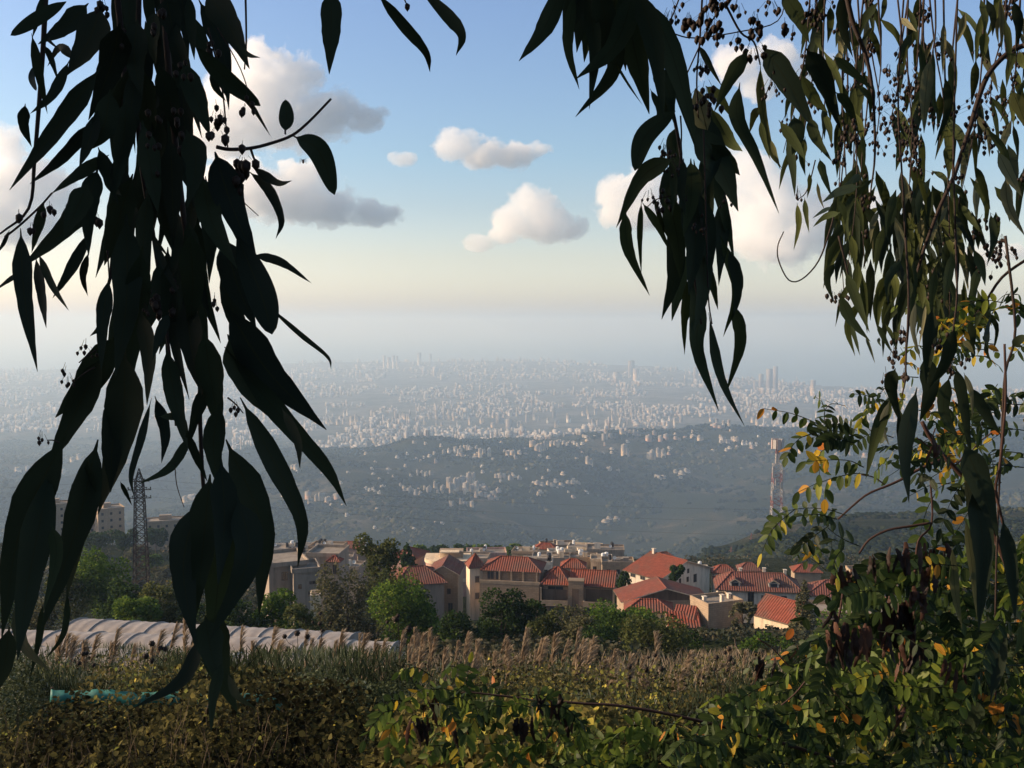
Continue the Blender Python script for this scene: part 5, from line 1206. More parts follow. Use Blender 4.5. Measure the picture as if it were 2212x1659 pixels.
for c, n, sp, sz in [(zB(540,660),6,11,8),(zB(450,850),7,12,8),(zB(270,1250),4,10,8),(zB(1490,1040),5,8,9),(zB(975,350),6,8,14),(zB(990,420),4,10,14),(zB(1110,250),3,8,13),(zB(1100,410),2,4,14),(zA(1560,690),7,9,12),(zA(1400,730),4,9,12),(zA(1500,1060),6,16,20),(zA(1520,1190),2,8,18),(zA(1380,850),5,14,16),(zA(1340,290),4,8,14),(zA(1020,90),3,6,14),(zA(970,180),3,6,12),(zA(660,60),5,10,13),(zA(1190,420),6,12,13),(zA(130,1390),3,5,14),(zA(180,1470),2,4,14),(zA(320,1350),3,10,14),(zA(650,1400),2,5,15),(zA(1080,760),7,16,12),(zA(960,900),5,8,13),(zA(985,1090),4,8,12),(zA(1160,900),6,14,12),(zA(1410,770),3,6,14),(zB(1330,350),4,10,10),(zA(780,240),5,14,10),(zA(1540,1100),3,8,18),(zB(920,430),3,6,9)]:
    nuts += nut_cluster(c, .99, sz, gL, n, sp)
for c in nuts: build_nuts("seed_cluster", c, rootL, 18)

# ---- leaves hanging in at the top, left of centre
rootT = empty("eucalyptus_branch", at(800, -30, 1.05), "three dark eucalyptus leaves dipping into the top edge, left of centre", "hanging branch")
L2 = Leaves(2)
for p, w in (([(300,-60),(480,160),(620,330),(648,457)],92),([(570,-90),(770,110),(850,230),(812,352)],105),([(-5,-90),(10,200),(8,470)],4)):
    if w > 10: T(zD, p, w, 1.05, .2, LL=L2)
L2.build("leaves", EUC, rootT)
twig(rootT, [(820,-60), (868,-8), (878,8)], 4, 3, 1.05); twig(rootT, [(790,-80), (800,-30), (812,-10)], 5, 3, 1.05); twig(rootT, [(790,-80), (880,-60), (905,-20)], 5, 3, 1.05); twig(rootT, [(700,-120), (790,-80)], 8, 5, 1.05); build_nuts("seed_cluster", [(880, 14, 1.05, 13)], rootT, 8)
# ---- centre right cluster
rootM = empty("eucalyptus_branch", at(1330, -40, 1.3), "dense dark fan of eucalyptus leaves hanging from the top edge right of centre", "hanging branch")
L3 = Leaves(3)
D = [([(1500,-120),(1370,180),(1210,387)],165),([(1565,-60),(1520,280),(1592,567)],98),([(1630,-80),(1690,300),(1655,692)],125),([(1960,-120),(1820,280),(1568,502)],190),([(1790,100),(1810,440),(1568,740)],150),([(1810,380),(1900,530),(1992,665)],24),([(1850,-100),(1950,350),(2035,722)],230),([(1960,-60),(2060,250),(2130,765)],200),([(2000,-20),(2150,260),(2260,620),(2330,905)],190),([(2200,700),(2010,860),(1943,1082)],150),([(2190,1000),(1990,1120),(1826,1440)],160),([(1700,-100),(1760,150),(1740,400)],190),([(1850,-100),(1800,100),(1830,330)],220),([(1600,-100),(1580,60),(1500,250)],150),([(2060,420),(2150,560),(2190,780)],150),([(2040,560),(2100,700),(2060,800)],60)]
for p, w in D: T(zD, p, w * .9, 1.3, gL.uniform(.15, .38), LL=L3, blunt=(p[0] == (2200,700)))
E = [([(1885,1330),(1900,1570),(2037,1870)],100),([(1985,1270),(1975,1500),(1985,1740)],48),([(1990,1280),(2090,1430),(2170,1600)],62),([(2060,1230),(2110,1400),(2160,1520)],38)]
for p, w in E: T(zD, p, w, 1.35, gL.uniform(.35, .55), LL=L3)
G = [([(-80,-60),(110,430),(245,905)],125),([(225,740),(390,1000),(497,1268)],215),([(330,860),(440,970),(507,1052)],120),([(60,560),(50,700),(-60,900)],110),([(90,950),(110,1100),(100,1300)],60),([(170,950),(150,1100),(180,1300)],90)]
for p, w in G: T(zG, p, w, 1.35, gL.uniform(.15, .4), .36, LL=L3)
H = [([(110,-260),(120,150),(38,442)],150),([(200,180),(175,430),(175,655)],66),([(270,-100),(290,230),(235,520)],140),([(300,330),(250,600),(380,992)],125),([(320,400),(370,700),(430,880),(535,1082)],78),([(390,-60),(490,260),(408,545)],95),([(470,340),(510,580),(425,885)],105),([(440,20),(495,220),(470,430)],100),([(315,100),(350,260),(376,385)],62),([(60,-350),(130,-60),(150,200)],170),([(200,-400),(240,-50),(200,300)],200),([(260,-330),(330,-80),(330,200)],110),([(400,-300),(400,-40),(380,240)],120),([(350,-420),(420,-180),(475,100)],90)]
for p, w in H: T(zH, p, w * .92, 1.4, gL.uniform(.15, .5), .36, LL=L3)
for i in range(14):
    x = gL.uniform(1440, 1540); y = gL.uniform(250, 560); ln = gL.uniform(110, 200); L3.leaf([(x, y), (x + gL.uniform(-15, 15), y + ln * .5), (x + gL.uniform(-30, 30), y + ln)], gL.uniform(24, 42), gL.uniform(1.4, 1.6), gL.uniform(.1, .45))
for i in range(8):
    x = gL.uniform(1230, 1400); y = gL.uniform(-140, 40); ln = gL.uniform(120, 200); L3.leaf([(x, y), (x + (x - 1310) * .15, y + ln * .5), (x + (x - 1310) * .4, y + ln)], gL.uniform(34, 54), gL.uniform(1.35, 1.5), gL.uniform(.05, .3))
L3.build("leaves", EUC, rootM)
twig(rootM, [(1330,-60), (1390,60), (1440,190), (1470,330), (1480,470), (1500,600), (1515,700)], 11, 4, 1.38); twig(rootM, [(1470,250), (1472,300), (1466,380)], 4, 3, 1.35); twig(rootM, [(1520,280), (1526,500), (1530,640), (1538,700)], 4, 3, 1.36); twig(rootM, [(1466,420), (1420,430), (1395,450)], 3, 2, 1.35)
nutsM = []
for c, n, sp, sz in [(zD(2130,990),8,9,9),(zD(2150,1090),6,9,9),(zD(2030,1270),4,7,7),(zD(2140,1300),9,10,10),(zG(60,930),7,9,8),(zG(300,620),16,16,12),(zG(200,1240),4,8,6),(zG(400,1230),4,8,7),(zG(280,1360),8,10,7),(zG(270,420),9,12,10),(zD(2180,130),6,10,8)]: nutsM += nut_cluster(c, 1.34, sz, gL, n, sp)
for c in nutsM: build_nuts("seed_cluster", c, rootM)

# ---- right curtain of finer, farther sprays
rootR = empty("eucalyptus_branch", at(1700, -40, 2.0), "broad green eucalyptus leaves with black berry clusters, right of the dark fan", "hanging branch")
L4 = Leaves(4)
G2 = [([(240,530),(285,680),(330,840),(405,862)],150,.92),([(330,640),(440,840),(524,908)],110,.55),([(300,515),(390,590),(462,712)],80,.5),([(560,300),(450,470),(352,672)],110,.42),([(507,495),(490,700),(600,930),(742,1282)],112,.35),([(630,380),(635,600),(690,900),(760,1010)],64,.8),([(640,270),(800,500),(965,790)],190,.2),([(905,290),(1010,480),(1117,792)],160,.2),([(760,-60),(850,90),(925,260)],130,.45),([(870,440),(960,600),(1035,675)],90,.7),([(1065,335),(1180,430),(1312,542)],80,.55),([(1205,500),(1285,590),(1287,722)],46,.55),([(1120,-60),(1125,160),(1185,345)],85,.12),([(1205,120),(1210,240),(1180,305)],55,.55),([(1310,158),(1260,215),(1225,275)],30,.85),([(1050,30),(1050,150),(1033,258)],58,.6),([(980,180),(975,250),(1002,312)],50,.6),([(262,270),(320,380),(400,520)],50,.2),([(620,640),(590,700),(565,800)],60,.7),([(630,720),(650,830),(690,960)],50,.55),([(690,830),(720,930),(752,1020)],38,.85),([(900,820),(880,940),(900,1055)],60,.6),([(740,720),(840,860),(900,960)],80,.5),([(830,690),(850,820),(820,930)],120,.3),([(930,700),(960,820),(1060,970)],90,.4),([(1080,550),(1160,640),(1225,820)],75,.45),([(1130,690),(1090,800),(1075,920)],50,.55),([(850,1215),(860,1350),(830,1502)],46,.75),([(895,1185),(905,1290),(922,1397)],40,.55),([(925,1035),(925,1110),(910,1190)],34,.75),([(985,950),(1010,1050),(1062,1190)],60,.7),([(970,1090),(985,1180),(1015,1260)],26,.9),([(1230,1115),(1100,1150),(1000,1215)],70,.5),([(1235,1045),(1190,1080),(1130,1110)],55,.5),([(1110,1275),(1020,1300),(945,1362)],48,.5),([(1060,1240),(1000,1270),(942,1310)],30,.5),([(1090,1195),(1130,1270),(1140,1350)],50,.45),([(1240,800),(1250,900),(1258,1005)],38,.75),([(1540,195),(1490,280),(1440,372)],44,.4),([(1470,105),(1520,150),(1567,190)],50,.98),([(1590,235),(1605,450),(1575,650)],50,.5),([(1650,340),(1620,580),(1612,800)],95,.9),([(1740,455),(1755,650),(1678,875)],66,.25),([(1670,290),(1665,560),(1712,745)],46,.6),([(1380,-40),(1370,60),(1350,130)],40,.5),([(2185,300),(2200,380),(2230,420)],60,.7),([(2140,540),(2190,660),(2240,790)],110,.8),([(2100,1060),(2120,1240),(2220,1420)],90,.95),([(2050,900),(2130,1060),(2200,1180)],90,.9),([(1920,990),(1970,1120),(2010,1260)],60,.5),([(1830,1220),(1900,1320),(1970,1415)],55,.5),([(1760,1100),(1830,1150),(1875,1240)],55,.4),([(2150,0),(2180,140),(2170,280)],80,.2),([(2060,90),(2050,180),(2060,270)],30,.9)]
for p, w, t in G2: T(zG, p, w, 2.0, t, .36, LL=L4, blunt=(w == 150))
L4.build("leaves", EUC, rootR)
twig(rootR, [(1820,-60), (1840,40), (1870,120), (1885,200), (1890,330), (1880,420)], 12, 3, 2.05); twig(rootR, [(1520,-60), (1512,80), (1505,180), (1512,300)], 5, 3, 2.0); twig(rootR, [(1480,-40), (1450,40), (1425,70)], 4, 2.5, 2.0); twig(rootR, [(1570,15), (1600,70), (1628,90), (1640,130), (1642,140)], 5, 3, 2.0); twig(rootR, [(1452,72), (1500,82), (1600,68), (1680,45), (1700,-20)], 3, 2.5, 2.05); twig(rootR, [(1556,20), (1530,60), (1470,190), (1466,200)], 4, 3, 2.0)
twig(rootR, [zG(770,1390), zH(735,0), zH(740,90), zH(800,205), zH(880,200), zH(980,90), zH(1050,-100), zH(1075,-200)], 2.5, 4, 2.4); twig(rootR, [zG(960,960), zG(930,1080), zG(900,1160), zG(850,1200)], 3, 2, 2.2)
nutsR = []
for c, n, sp, sz in [(zG(290,130),26,22,13),(zG(360,40),16,14,13),(zG(210,150),8,8,14),(zG(490,270),5,9,11),(zG(600,190),14,12,12),(zG(590,330),12,16,11),(zG(105,90),7,12,8),(zG(490,70),5,7,9),(zG(690,50),9,12,9),(zG(770,180),3,9,13),(zG(300,220),9,16,11),(zG(960,100),22,16,9),(zG(690,540),12,14,7),(zG(820,210),3,5,9),(zG(1110,960),6,8,9),(zG(1160,820),12,16,9),(zG(860,1180),4,6,6)]: nutsR += nut_cluster(c, 1.98, sz, gL, n, sp)
for c in nutsR: build_nuts("seed_cluster", c, rootR)
# ---- far right curtain: hanging strings with narrow leaves and berries
rootF = empty("eucalyptus_branch", at(2050, -80, 3.4), "long curtain of narrow drooping eucalyptus leaves and berry strings filling the upper right corner", "hanging branch")
L5 = Leaves(5); nf = []; g5 = random.Random(9)
strings = []
for i in range(34):
    x0 = g5.uniform(1745, 2290); x1 = x0 + g5.uniform(-70, 20); y1 = g5.choice([g5.uniform(120, 420), g5.uniform(380, 640), g5.uniform(500, 760)])
    if x1 < 1790: y1 = min(y1, 330)
    Y = g5.uniform(2.6, 4.2); strings.append([(x0, -80), ((x0 * 2 + x1) / 3 + g5.uniform(-14, 14), y1 * .3), ((x0 + x1 * 2) / 3 + g5.uniform(-14, 14), y1 * .66), (x1, y1), Y])
for st in strings:
    Y = st[4]; twig(rootF, st[:4], 4.5, 1.6, Y)
    m = int(3 + st[3][1] / 55)
    for j in range(m):
        t = g5.uniform(.12, 1); yy = -80 + (st[3][1] + 80) * t; xx = np.interp(yy, [p[1] for p in st[:4]], [p[0] for p in st[:4]])
        if g5.random() < .42:
            nf += nut_cluster((xx, yy), Y, g5.uniform(6.5, 9), g5, g5.randint(3, 8), 11)
        else:
            a = g5.gauss(0, .38); ln = g5.uniform(70, 135); b = a * .4
            L5.leaf([(xx, yy), (xx + math.sin(a) * ln * .5, yy + math.cos(a) * ln * .5), (xx + math.sin(a) * ln * .5 + math.sin(b) * ln * .5, yy + math.cos(a) * ln * .5 + math.cos(b) * ln * .5)], g5.uniform(11, 20), Y, g5.choice([.2, .35, .45, .55, .65, .75, .92]), NS=10)
# the dense tail around x = 1850-2100, y = 400-760
for i in range(250):
    y = g5.uniform(360, 660) if i < 215 else g5.uniform(-60, 380)
    cx = np.interp(y, [-60, 380, 660], [2120, 1960, 1985]); hw = np.interp(y, [-60, 380, 660], [130, 110, 75])
    x = g5.gauss(cx, hw * .72)
    if x < 1800: x = g5.uniform(1800, 1900)
    a = g5.gauss((x - cx) / hw * .15, .32); ln = g5.uniform(65, 140); b = a * .3 + g5.gauss(0, .15)
    L5.leaf([(x, y), (x + math.sin(a) * ln * .5, y + math.cos(a) * ln * .5), (x + math.sin(a) * ln * .5 + math.sin(b) * ln * .5, y + math.cos(a) * ln * .5 + math.cos(b) * ln * .5)], g5.uniform(12, 22), g5.uniform(2.8, 4.0), g5.choice([.1, .25, .35, .45, .55, .6, .65, .75, .92]), NS=10)
for c, n, sp in [(zG(1330,780),30,24),(zG(1500,760),46,34),(zG(1950,680),34,30),(zG(1980,830),18,20),(zG(1830,690),6,8),(zG(1800,1060),8,14),(zG(1770,950),6,10),(zG(1420,600),16,16),(zG(1560,560),10,14),(zG(1640,640),12,12),(zG(1200,1190),14,18),(zG(2080,1500),20,22),(zG(1960,1370),12,18),(zG(1400,450),8,10),(zH(2050,100),18,20),(zH(1640,230),16,22),(zH(1700,560),16,18),(zH(1450,660),8,12),(zH(1490,560),8,12),(zH(1830,280),4,8),(zG(1810,370),4,6),(zG(1640,210),4,6),(zG(1560,70),8,14)]: nf += nut_cluster(c, 3.0, 8, g5, n, sp)
L5.build("leaves", EUC, rootF); 
nf.sort(key=len, reverse=True)
for c in nf[:95]: build_nuts("seed_cluster", c, rootF, 14)
twig(rootF, [(2290,70), zG(2180,285), zG(2080,350), zG(1990,460), zG(1930,620), zG(1890,760), zG(1850,880), zG(1790,1060), zG(1700,1260), zG(1640,1420), zH(1600,60), zH(1540,300), zH(1510,560), zH(1500,700)], 13, 5, 2.9, name="branch")
twig(rootF, [zH(2260,60), zH(2080,190), zH(1960,370), zH(1870,460), zH(1800,520), zH(1720,640)], 7, 3, 2.9)
for (x, y) in ((1150,-40),(1255,-40),(1450,-40),(1640,-60)):
    twig(rootF, [zG(x, y), zG(x + 40, 300), zG(x + 90, 620), zG(x + 60, 900)], 4, 2, 3.1)
# ---- low hanging long leaves in front of the right shrub
rootS = empty("eucalyptus_branch", at(1960, 500, 1.9), "long dark eucalyptus leaves dangling in front of the yellowing shrub at right", "hanging branch")
L6 = Leaves(6)
H2 = [([(1440,735),(1415,850),(1480,1090)],105,.3),([(1560,880),(1570,1150),(1450,1200),(1520,1542)],4,.3),([(1570,850),(1500,1200),(1522,1545)],125,.22),([(1460,950),(1500,1250),(1520,1500)],90,.2),([(1620,640),(1650,860),(1585,1060)],140,.2),([(1800,480),(1740,700),(1640,860)],100,.25),([(1765,780),(1730,980),(1825,1172)],100,.35),([(1800,720),(1850,950),(1900,1330)],90,.25),([(1885,840),(1980,1000),(2075,1140)],90,.25),([(1420,880),(1330,1120),(1262,1400)],100,.45),([(1405,930),(1362,1070),(1405,1205)],46,.97),([(1850,760),(1895,880),(1902,1030)],42,.95),([(1562,330),(1545,500),(1592,690)],46,.97),([(1625,340),(1605,480),(1580,610)],26,.95),([(1665,360),(1640,600),(1625,830)],110,.2),([(1535,190),(1490,330),(1453,475)],85,.3),([(1485,80),(1400,190),(1388,332)],64,.35),([(1560,340),(1640,500),(1640,700)],70,.3),([(1330,470),(1370,550),(1425,650)],42,.55),([(1380,470),(1420,540),(1450,640)],32,.5),([(1345,550),(1340,575),(1355,605)],24,.5),([(1110,290),(1170,440),(1290,575)],85,.4),([(1170,470),(1200,560),(1228,660)],34,.4),([(1080,100),(1030,200),(1075,350)],60,.35),([(1260,540),(1290,620),(1318,705)],24,.85),([(1140,150),(1210,330),(1285,520)],80,.4),([(1945,390),(1935,440),(1910,510)],50,.5),([(1990,600),(1990,520),(2010,420)],45,.3),([(1980,560),(1990,640),(2020,710)],28,.3),([(1880,450),(1905,540),(1900,650)],60,.3),([(1840,570),(1880,600),(1915,655)],44,.9),([(1900,1230),(1960,1320),(2045,1335)],50,.35),([(1850,1180),(1960,1450),(2060,1760)],190,.22),([(2140,610),(2190,560),(2260,540)],70,.25),([(2010,-200),(2030,-40),(1990,120)],60,.3)]
for p, w, t in H2:
    if w > 10: T(zH, p, w, 1.9, t, .36, LL=L6)
I2 = [([(1900,-120),(1970,260),(1940,760)],170,.2),([(1780,240),(1800,520),(1842,745)],72,.85),([(1860,60),(1900,360),(1930,680)],60,.85),([(1990,650),(2060,900),(2010,1180)],150,.15),([(1960,1150),(1900,1300),(1860,1420)],130,.3),([(2080,60),(2140,400),(2160,700)],110,.2),([(2200,700),(2190,820),(2150,900)],60,.75),([(1850,-200),(1920,100),(1990,300)],60,.9),([(2040,900),(2030,1000),(2040,1060)],26,.9)]
for p, w, t in I2: T(zI, p, w, 2.0, t, .36, LL=L6)
L6.build("leaves", EUC, rootS)
twig(rootS, [zH(1500,-60), zH(1520,300), zH(1505,640), zH(1500,800), zH(1480,900)], 5, 3, 1.95); twig(rootS, [zH(1800,-100), zH(1810,300), zH(1780,560), zH(1770,800)], 5, 3, 1.95); twig(rootS, [zH(1100,-60), zH(1140,100), zH(1160,200)], 5, 3, 1.95); twig(rootS, [zH(2100,-60), zH(2160,500), zH(2100,760), zH(2080,1100), zI(2050,200), zI(2040,700)], 6, 4, 2.2)
ns = []
for c, n, sp in [(zH(1440,680),7,12),(zH(1375,790),2,4),(zH(1500,790),4,8),(zH(1770,750),4,8),(zH(1840,710),4,8),(zH(1700,600),8,12),(zH(1050,320),4,8)]: ns += nut_cluster(c, 1.95, 9, g5, n, sp)

for c in ns: build_nuts("seed_cluster", c, rootS)

# ---- the tree these branches hang from: trunk beside, unseen crown added overhead and left to shade them
rootK = empty("eucalyptus_tree", (-3.6, .2, zg(-3.6, .2)), "large unseen eucalyptus, crown added overhead and at left to shade the hanging leaves", "tree")
gk = np.random.default_rng(77); n = 15000; Pk = []
for c, r, m in [((-4.6,.9,1.8),(2.0,1.0,1.6),4200),((-2.6,-1.2,3.1),(2.6,2.2,1.2),2500),((0,-1.6,3.0),(2.8,2.2,.9),2500),((-3.0,1.0,3.2),(2.2,1.6,.8),2000),((0,.6,2.6),(2.8,1.2,.6),2200),((2.2,1.6,3.1),(2.6,1.6,.7),1500)]:
    d = gk.normal(size=(m, 3)); d /= np.linalg.norm(d, axis=1, keepdims=True); Pk.append(np.array(c) + d * (gk.uniform(0, 1, m) ** .4)[:, None] * np.array(r))
Pk = np.concatenate(Pk)
Pk = Pk[(Pk[:, 2] > .40 * np.maximum(Pk[:, 1], 0) + .35) | (Pk[:, 0] < -.62 * np.maximum(Pk[:, 1], 0) - .35)]
Pk = Pk[~((Pk[:, 1] > .1) & (Pk[:, 2] < .42 * Pk[:, 1] + .2) & (np.abs(Pk[:, 0]) < .66 * Pk[:, 1] + .3))]
nr = gk.normal(size=Pk.shape); nr[:, 2] *= .3
V, Fc = leaf_cards(Pk, .24, nrm=nr, aspect=.26)
np_mesh("crown", V - np.array(rootK.location), Fc, EUC, rootK, attr=np.repeat(gk.uniform(.1, .7, len(Pk)), 6))
mb = MB(); mb.tube([(0,0,-.5),(.1,0,1.5),(.2,-.1,3),(.6,-.4,4.6)], [.30,.26,.2,.1], BARK, 12); mb.tube([(.1,0,2.2),(1.6,0,3.6),(3.4,.3,4.5),(5.6,1.2,5.0)], [.14,.10,.07,.03], BARK, 8); mb.tube([(.1,0,1.8),(-.8,1,3),(-1.4,2,3.6)], [.12,.08,.03], BARK, 8)
mb.build("trunk", rootK)
LIMB = [(-3.4,.15,1.1),(-1.6,.85,.80),(-.35,1.12,.58),(.3,1.4,.66),(1.1,2.05,.90),(1.6,2.9,1.17),(2.1,3.6,1.42)]
off = -Vector(rootK.location)
mb = MB(); mb.tube([Vector(p) + off for p in LIMB], [.075,.055,.04,.034,.028,.022,.014], BARK, 9); mb.build("limb", rootK)
for (px, Y, j) in ((330,1.08,2),(100,1.05,2),(250,1.1,2),(450,1.05,2),(700,1.05,2),(820,1.05,3),(1330,1.38,3),(1250,1.4,3),(1430,1.4,3),(1820,2.05,4),(1520,2.0,4),(1650,2.0,4),(1900,3.1,5),(2000,3.3,5),(2100,3.4,6),(2200,3.4,6)):
    e = at(px, -50, Y); s0 = Vector(LIMB[j]); m_ = (e + s0) / 2 + Vector((0, 0, .05)); mb = MB(); mb.tube([s0 + off, m_ + off, e + off], [.012, .006, .003], TWIG, 6); mb.build("branchlet", rootK)
Pl = []
for i in range(2600):
    j = gk.integers(1, 6); u = gk.random(); p = np.array(LIMB[j]) * (1 - u) + np.array(LIMB[j + 1 if j < 6 else j]) * u + gk.normal(0, .17, 3) * np.array([1.2, 1, .8]) + np.array([0, 0, .08])
    if p[2] > .36 * max(p[1], .2) + .10: Pl.append(p)
Pl = np.array(Pl); nr = gk.normal(size=Pl.shape); nr[:, 2] *= .3
V, Fc = leaf_cards(Pl, .14, nrm=nr, aspect=.22)
np_mesh("limb_leaves", V - np.array(rootK.location), Fc, EUC, rootK, attr=np.repeat(gk.uniform(0, .5, len(Pl)), 6))
twig(rootS, [(1956,-60), (1940,200), (1950,400), zH(1500,-60)], 4, 4, 1.95); twig(rootS, [(2070,-60), (2060,300), zH(1800,-100)], 4, 4, 1.95)
# spider on its thread
sp = empty("spider", at(655, 350, .9), "tiny spider hanging in front of the cloud left of the single long leaf", "spider")
M_SP = plain("spider_body", (.10, .05, .03), .7); iv, jf = ico()
v = np.concatenate([iv * np.array([.0011, .0011, .0015]), iv * .0008 + np.array([0, 0, .0018])]); np_mesh("body", v, np.concatenate([jf, jf + len(iv)]), M_SP, sp)
for i in range(8):
    s_ = -1 if i % 2 else 1; z = (i // 2 - 1.5); m = MB(); m.tube([(0, 0, .0012), (s_ * .0018, -.0003, .0016 + z * .0008), (s_ * .0032, -.0004, .0006 + z * .0014)], .00014, M_SP, 4); m.build("leg", sp)
# ================================================================ ROBINIA (feathery oval leaflets, brown pods)
ROB = leafmat("robinia_leaflets", [(0, (.014,.024,.010)), (.3, (.030,.050,.016)), (.55, (.062,.095,.022)), (.72, (.13,.18,.03)), (.80, (.36,.34,.04)), (.90, (.55,.34,.03)), (1, (.45,.14,.03))], .5, .45, midrib=(.10,.13,.05), spec=.22)
RTWIG = plain("robinia_stem", (.055,.028,.022), .8); POD = leafmat("seed_pods", [(0, (.016,.008,.006)), (.5, (.055,.024,.016)), (1, (.17,.08,.05))], .6, .1)
class Fronds:
    def __init__(s, seed): s.V = []; s.F = []; s.T = []; s.A = []; s.n = 0; s.g = random.Random(seed); s.stems = MB(); s.base = None
    def leaflet(s, p, d, nrm, ln, wd, tint):
        """oval leaflet from p along unit d, lying in the plane with normal nrm (world)"""
        w = d.cross(nrm); w.normalize(); N = 5; b = s.n; g = s.g; cup = g.uniform(.05, .35); droop = g.uniform(-.1, .35)
        for i in range(N + 1):
            t = i / N; h = wd * .5 * (math.sin(math.pi * min(.985, max(.03, t ** .9))) ** .6); c = p + d * (ln * t) - Vector((0, 0, 1)) * (droop * ln * t * t) 
            s.V += [tuple(c - w * h + nrm * h * cup), tuple(c), tuple(c + w * h + nrm * h * cup)]; s.A += [1, 0, 1]; s.T += [tint] * 3
        for i in range(N):
            a = b + 3 * i; s.F += [(a, a+1, a+4, a+3), (a+1, a+2, a+5, a+4)]
        s.n += 3 * (N + 1)
    def frond(s, pts, Y, pairs, lpx, tint=None, yellow=.1, dY=None, droopy=.5, face=None):
        g = s.g; k = Y / F; P = [Vector((p[0], p[1])) for p in pts]; n = len(P); dY = g.uniform(-.12, .12) if dY is None else dY
        def sp(t):
            f = t * (n - 1); i = min(int(f), n - 2); u = f - i
            p0 = P[i - 1] if i > 0 else P[0] * 2 - P[1]; p1 = P[i]; p2 = P[i + 1]; p3 = P[i + 2] if i + 2 < n else P[-1] * 2 - P[-2]
            q = .5 * ((2 * p1) + (-p0 + p2) * u + (2 * p0 - 5 * p1 + 4 * p2 - p3) * u * u + (-p0 + 3 * p1 - 3 * p2 + p3) * u ** 3)
            return at(q.x, q.y, Y + dY * t)
        c = [sp(i / 10) for i in range(11)]; s.stems.tube(c, [2.4 * k * .5 * (1 - .5 * i / 10) for i in range(11)], RTWIG, 4, False)
        # frond plane: between facing us and lying flat
        fn = face if face is not None else Vector((g.gauss(0, .45), -1, g.gauss(.35, .5))); fn.normalize()
        bt = g.uniform(.25, .7) if tint is None else tint
        for j in range(pairs + 1):
            t = .16 + .84 * j / pairs if pairs else 1; p = sp(min(t, 1)); tg = (sp(min(t + .04, 1)) - sp(max(t - .05, 0))); tg.normalize()
            nn = (fn - tg * fn.dot(tg)); nn.normalize(); sd = tg.cross(nn)
            for sgn in ((-1, 1) if j < pairs else (0,)):
                if g.random() < .06: continue
                d = tg * (.35 if sgn else 1) + sd * sgn + Vector((0, 0, -1)) * (droopy * g.uniform(.4, 1.3)); d.normalize()
                m = (nn + Vector((g.gauss(0, .3), g.gauss(0, .3), g.gauss(0, .3)))); m = m - d * m.dot(d); m.normalize()
                tt = bt + g.gauss(0, .08); tt = min(max(tt, 0), .74)
                if g.random() < yellow: tt = g.uniform(.76, 1)
                s.leaflet(p, d, m, lpx * k * g.uniform(.8, 1.1), lpx * k * g.uniform(.42, .58), tt)
    def build(s, root):
        n = len(s.V); V = np.concatenate([np.array(s.V), np.array(s.stems.v)]); Fq = np.concatenate([np.array(s.F), np.array(s.stems.f) + n])
        np_mesh("leaflets", V - np.array(root.location), Fq, ROB, root, smooth=True, attr=s.T + [0.] * len(s.stems.v), attr2=s.A + [1.] * len(s.stems.v))
def pods(root, px, py, Y, n, lpx, g, spread=14, dark=.4):
    V = []; Fs = []; T_ = []; A_ = []; b = 0; k = Y / F
    n = max(2, int(n * .75)); lpx *= .88
    for i in range(n):
        x = px + g.gauss(0, spread * 1.3); y = py + g.uniform(-8, 16); ln = lpx * g.uniform(.7, 1.15); a = g.gauss(0, .16); w = lpx * g.uniform(.09, .15); rl = g.uniform(-1.2, 1.2); tn = min(max(g.gauss(dark, .25), 0), 1); N = 8
        for j in range(N + 1):
            t = j / N; h = w * (math.sin(math.pi * min(.97, max(.04, t))) ** .45) * (1 + .22 * math.sin(t * 22)); cx = x + math.sin(a) * ln * t + 4 * math.sin(t * 3 + i); cy_ = y + math.cos(a) * ln * t; yy = Y + g.uniform(-.002, .002)
            for sg in (-1, 0, 1): V.append(tuple(at(cx + sg * h * math.cos(rl), cy_, yy + sg * h * k * math.sin(rl) - (0 if sg else h * k * .3)) - Vector(root.location))); T_.append(tn); A_.append(abs(sg))
        for j in range(N):
            q = b + 3 * j; Fs += [(q, q+1, q+4, q+3), (q+1, q+2, q+5, q+4)]
        b += 3 * (N + 1)
    np_mesh("seed_pods", np.array(V), np.array(Fs), POD, root, smooth=True, attr=T_, attr2=A_)
def zJ(x, y): return (1636.8 + .2666 * x, 796.3 + .2666 * y)
def zK(x, y): return (1636.8 + .2666 * x, 1216.6 + .2666 * y)
def zM(x, y): return (752 + .26 * x, 1327 + .26 * y)
gr = random.Random(44)
base = Vector((2.2, 2.6, zg(2.2, 2.6)))
rootA = empty("robinia_shrub", base, "tall robinia with feathery green and yellow leaflets and brown pods filling the right side", "shrub")
FA = Fronds(5)
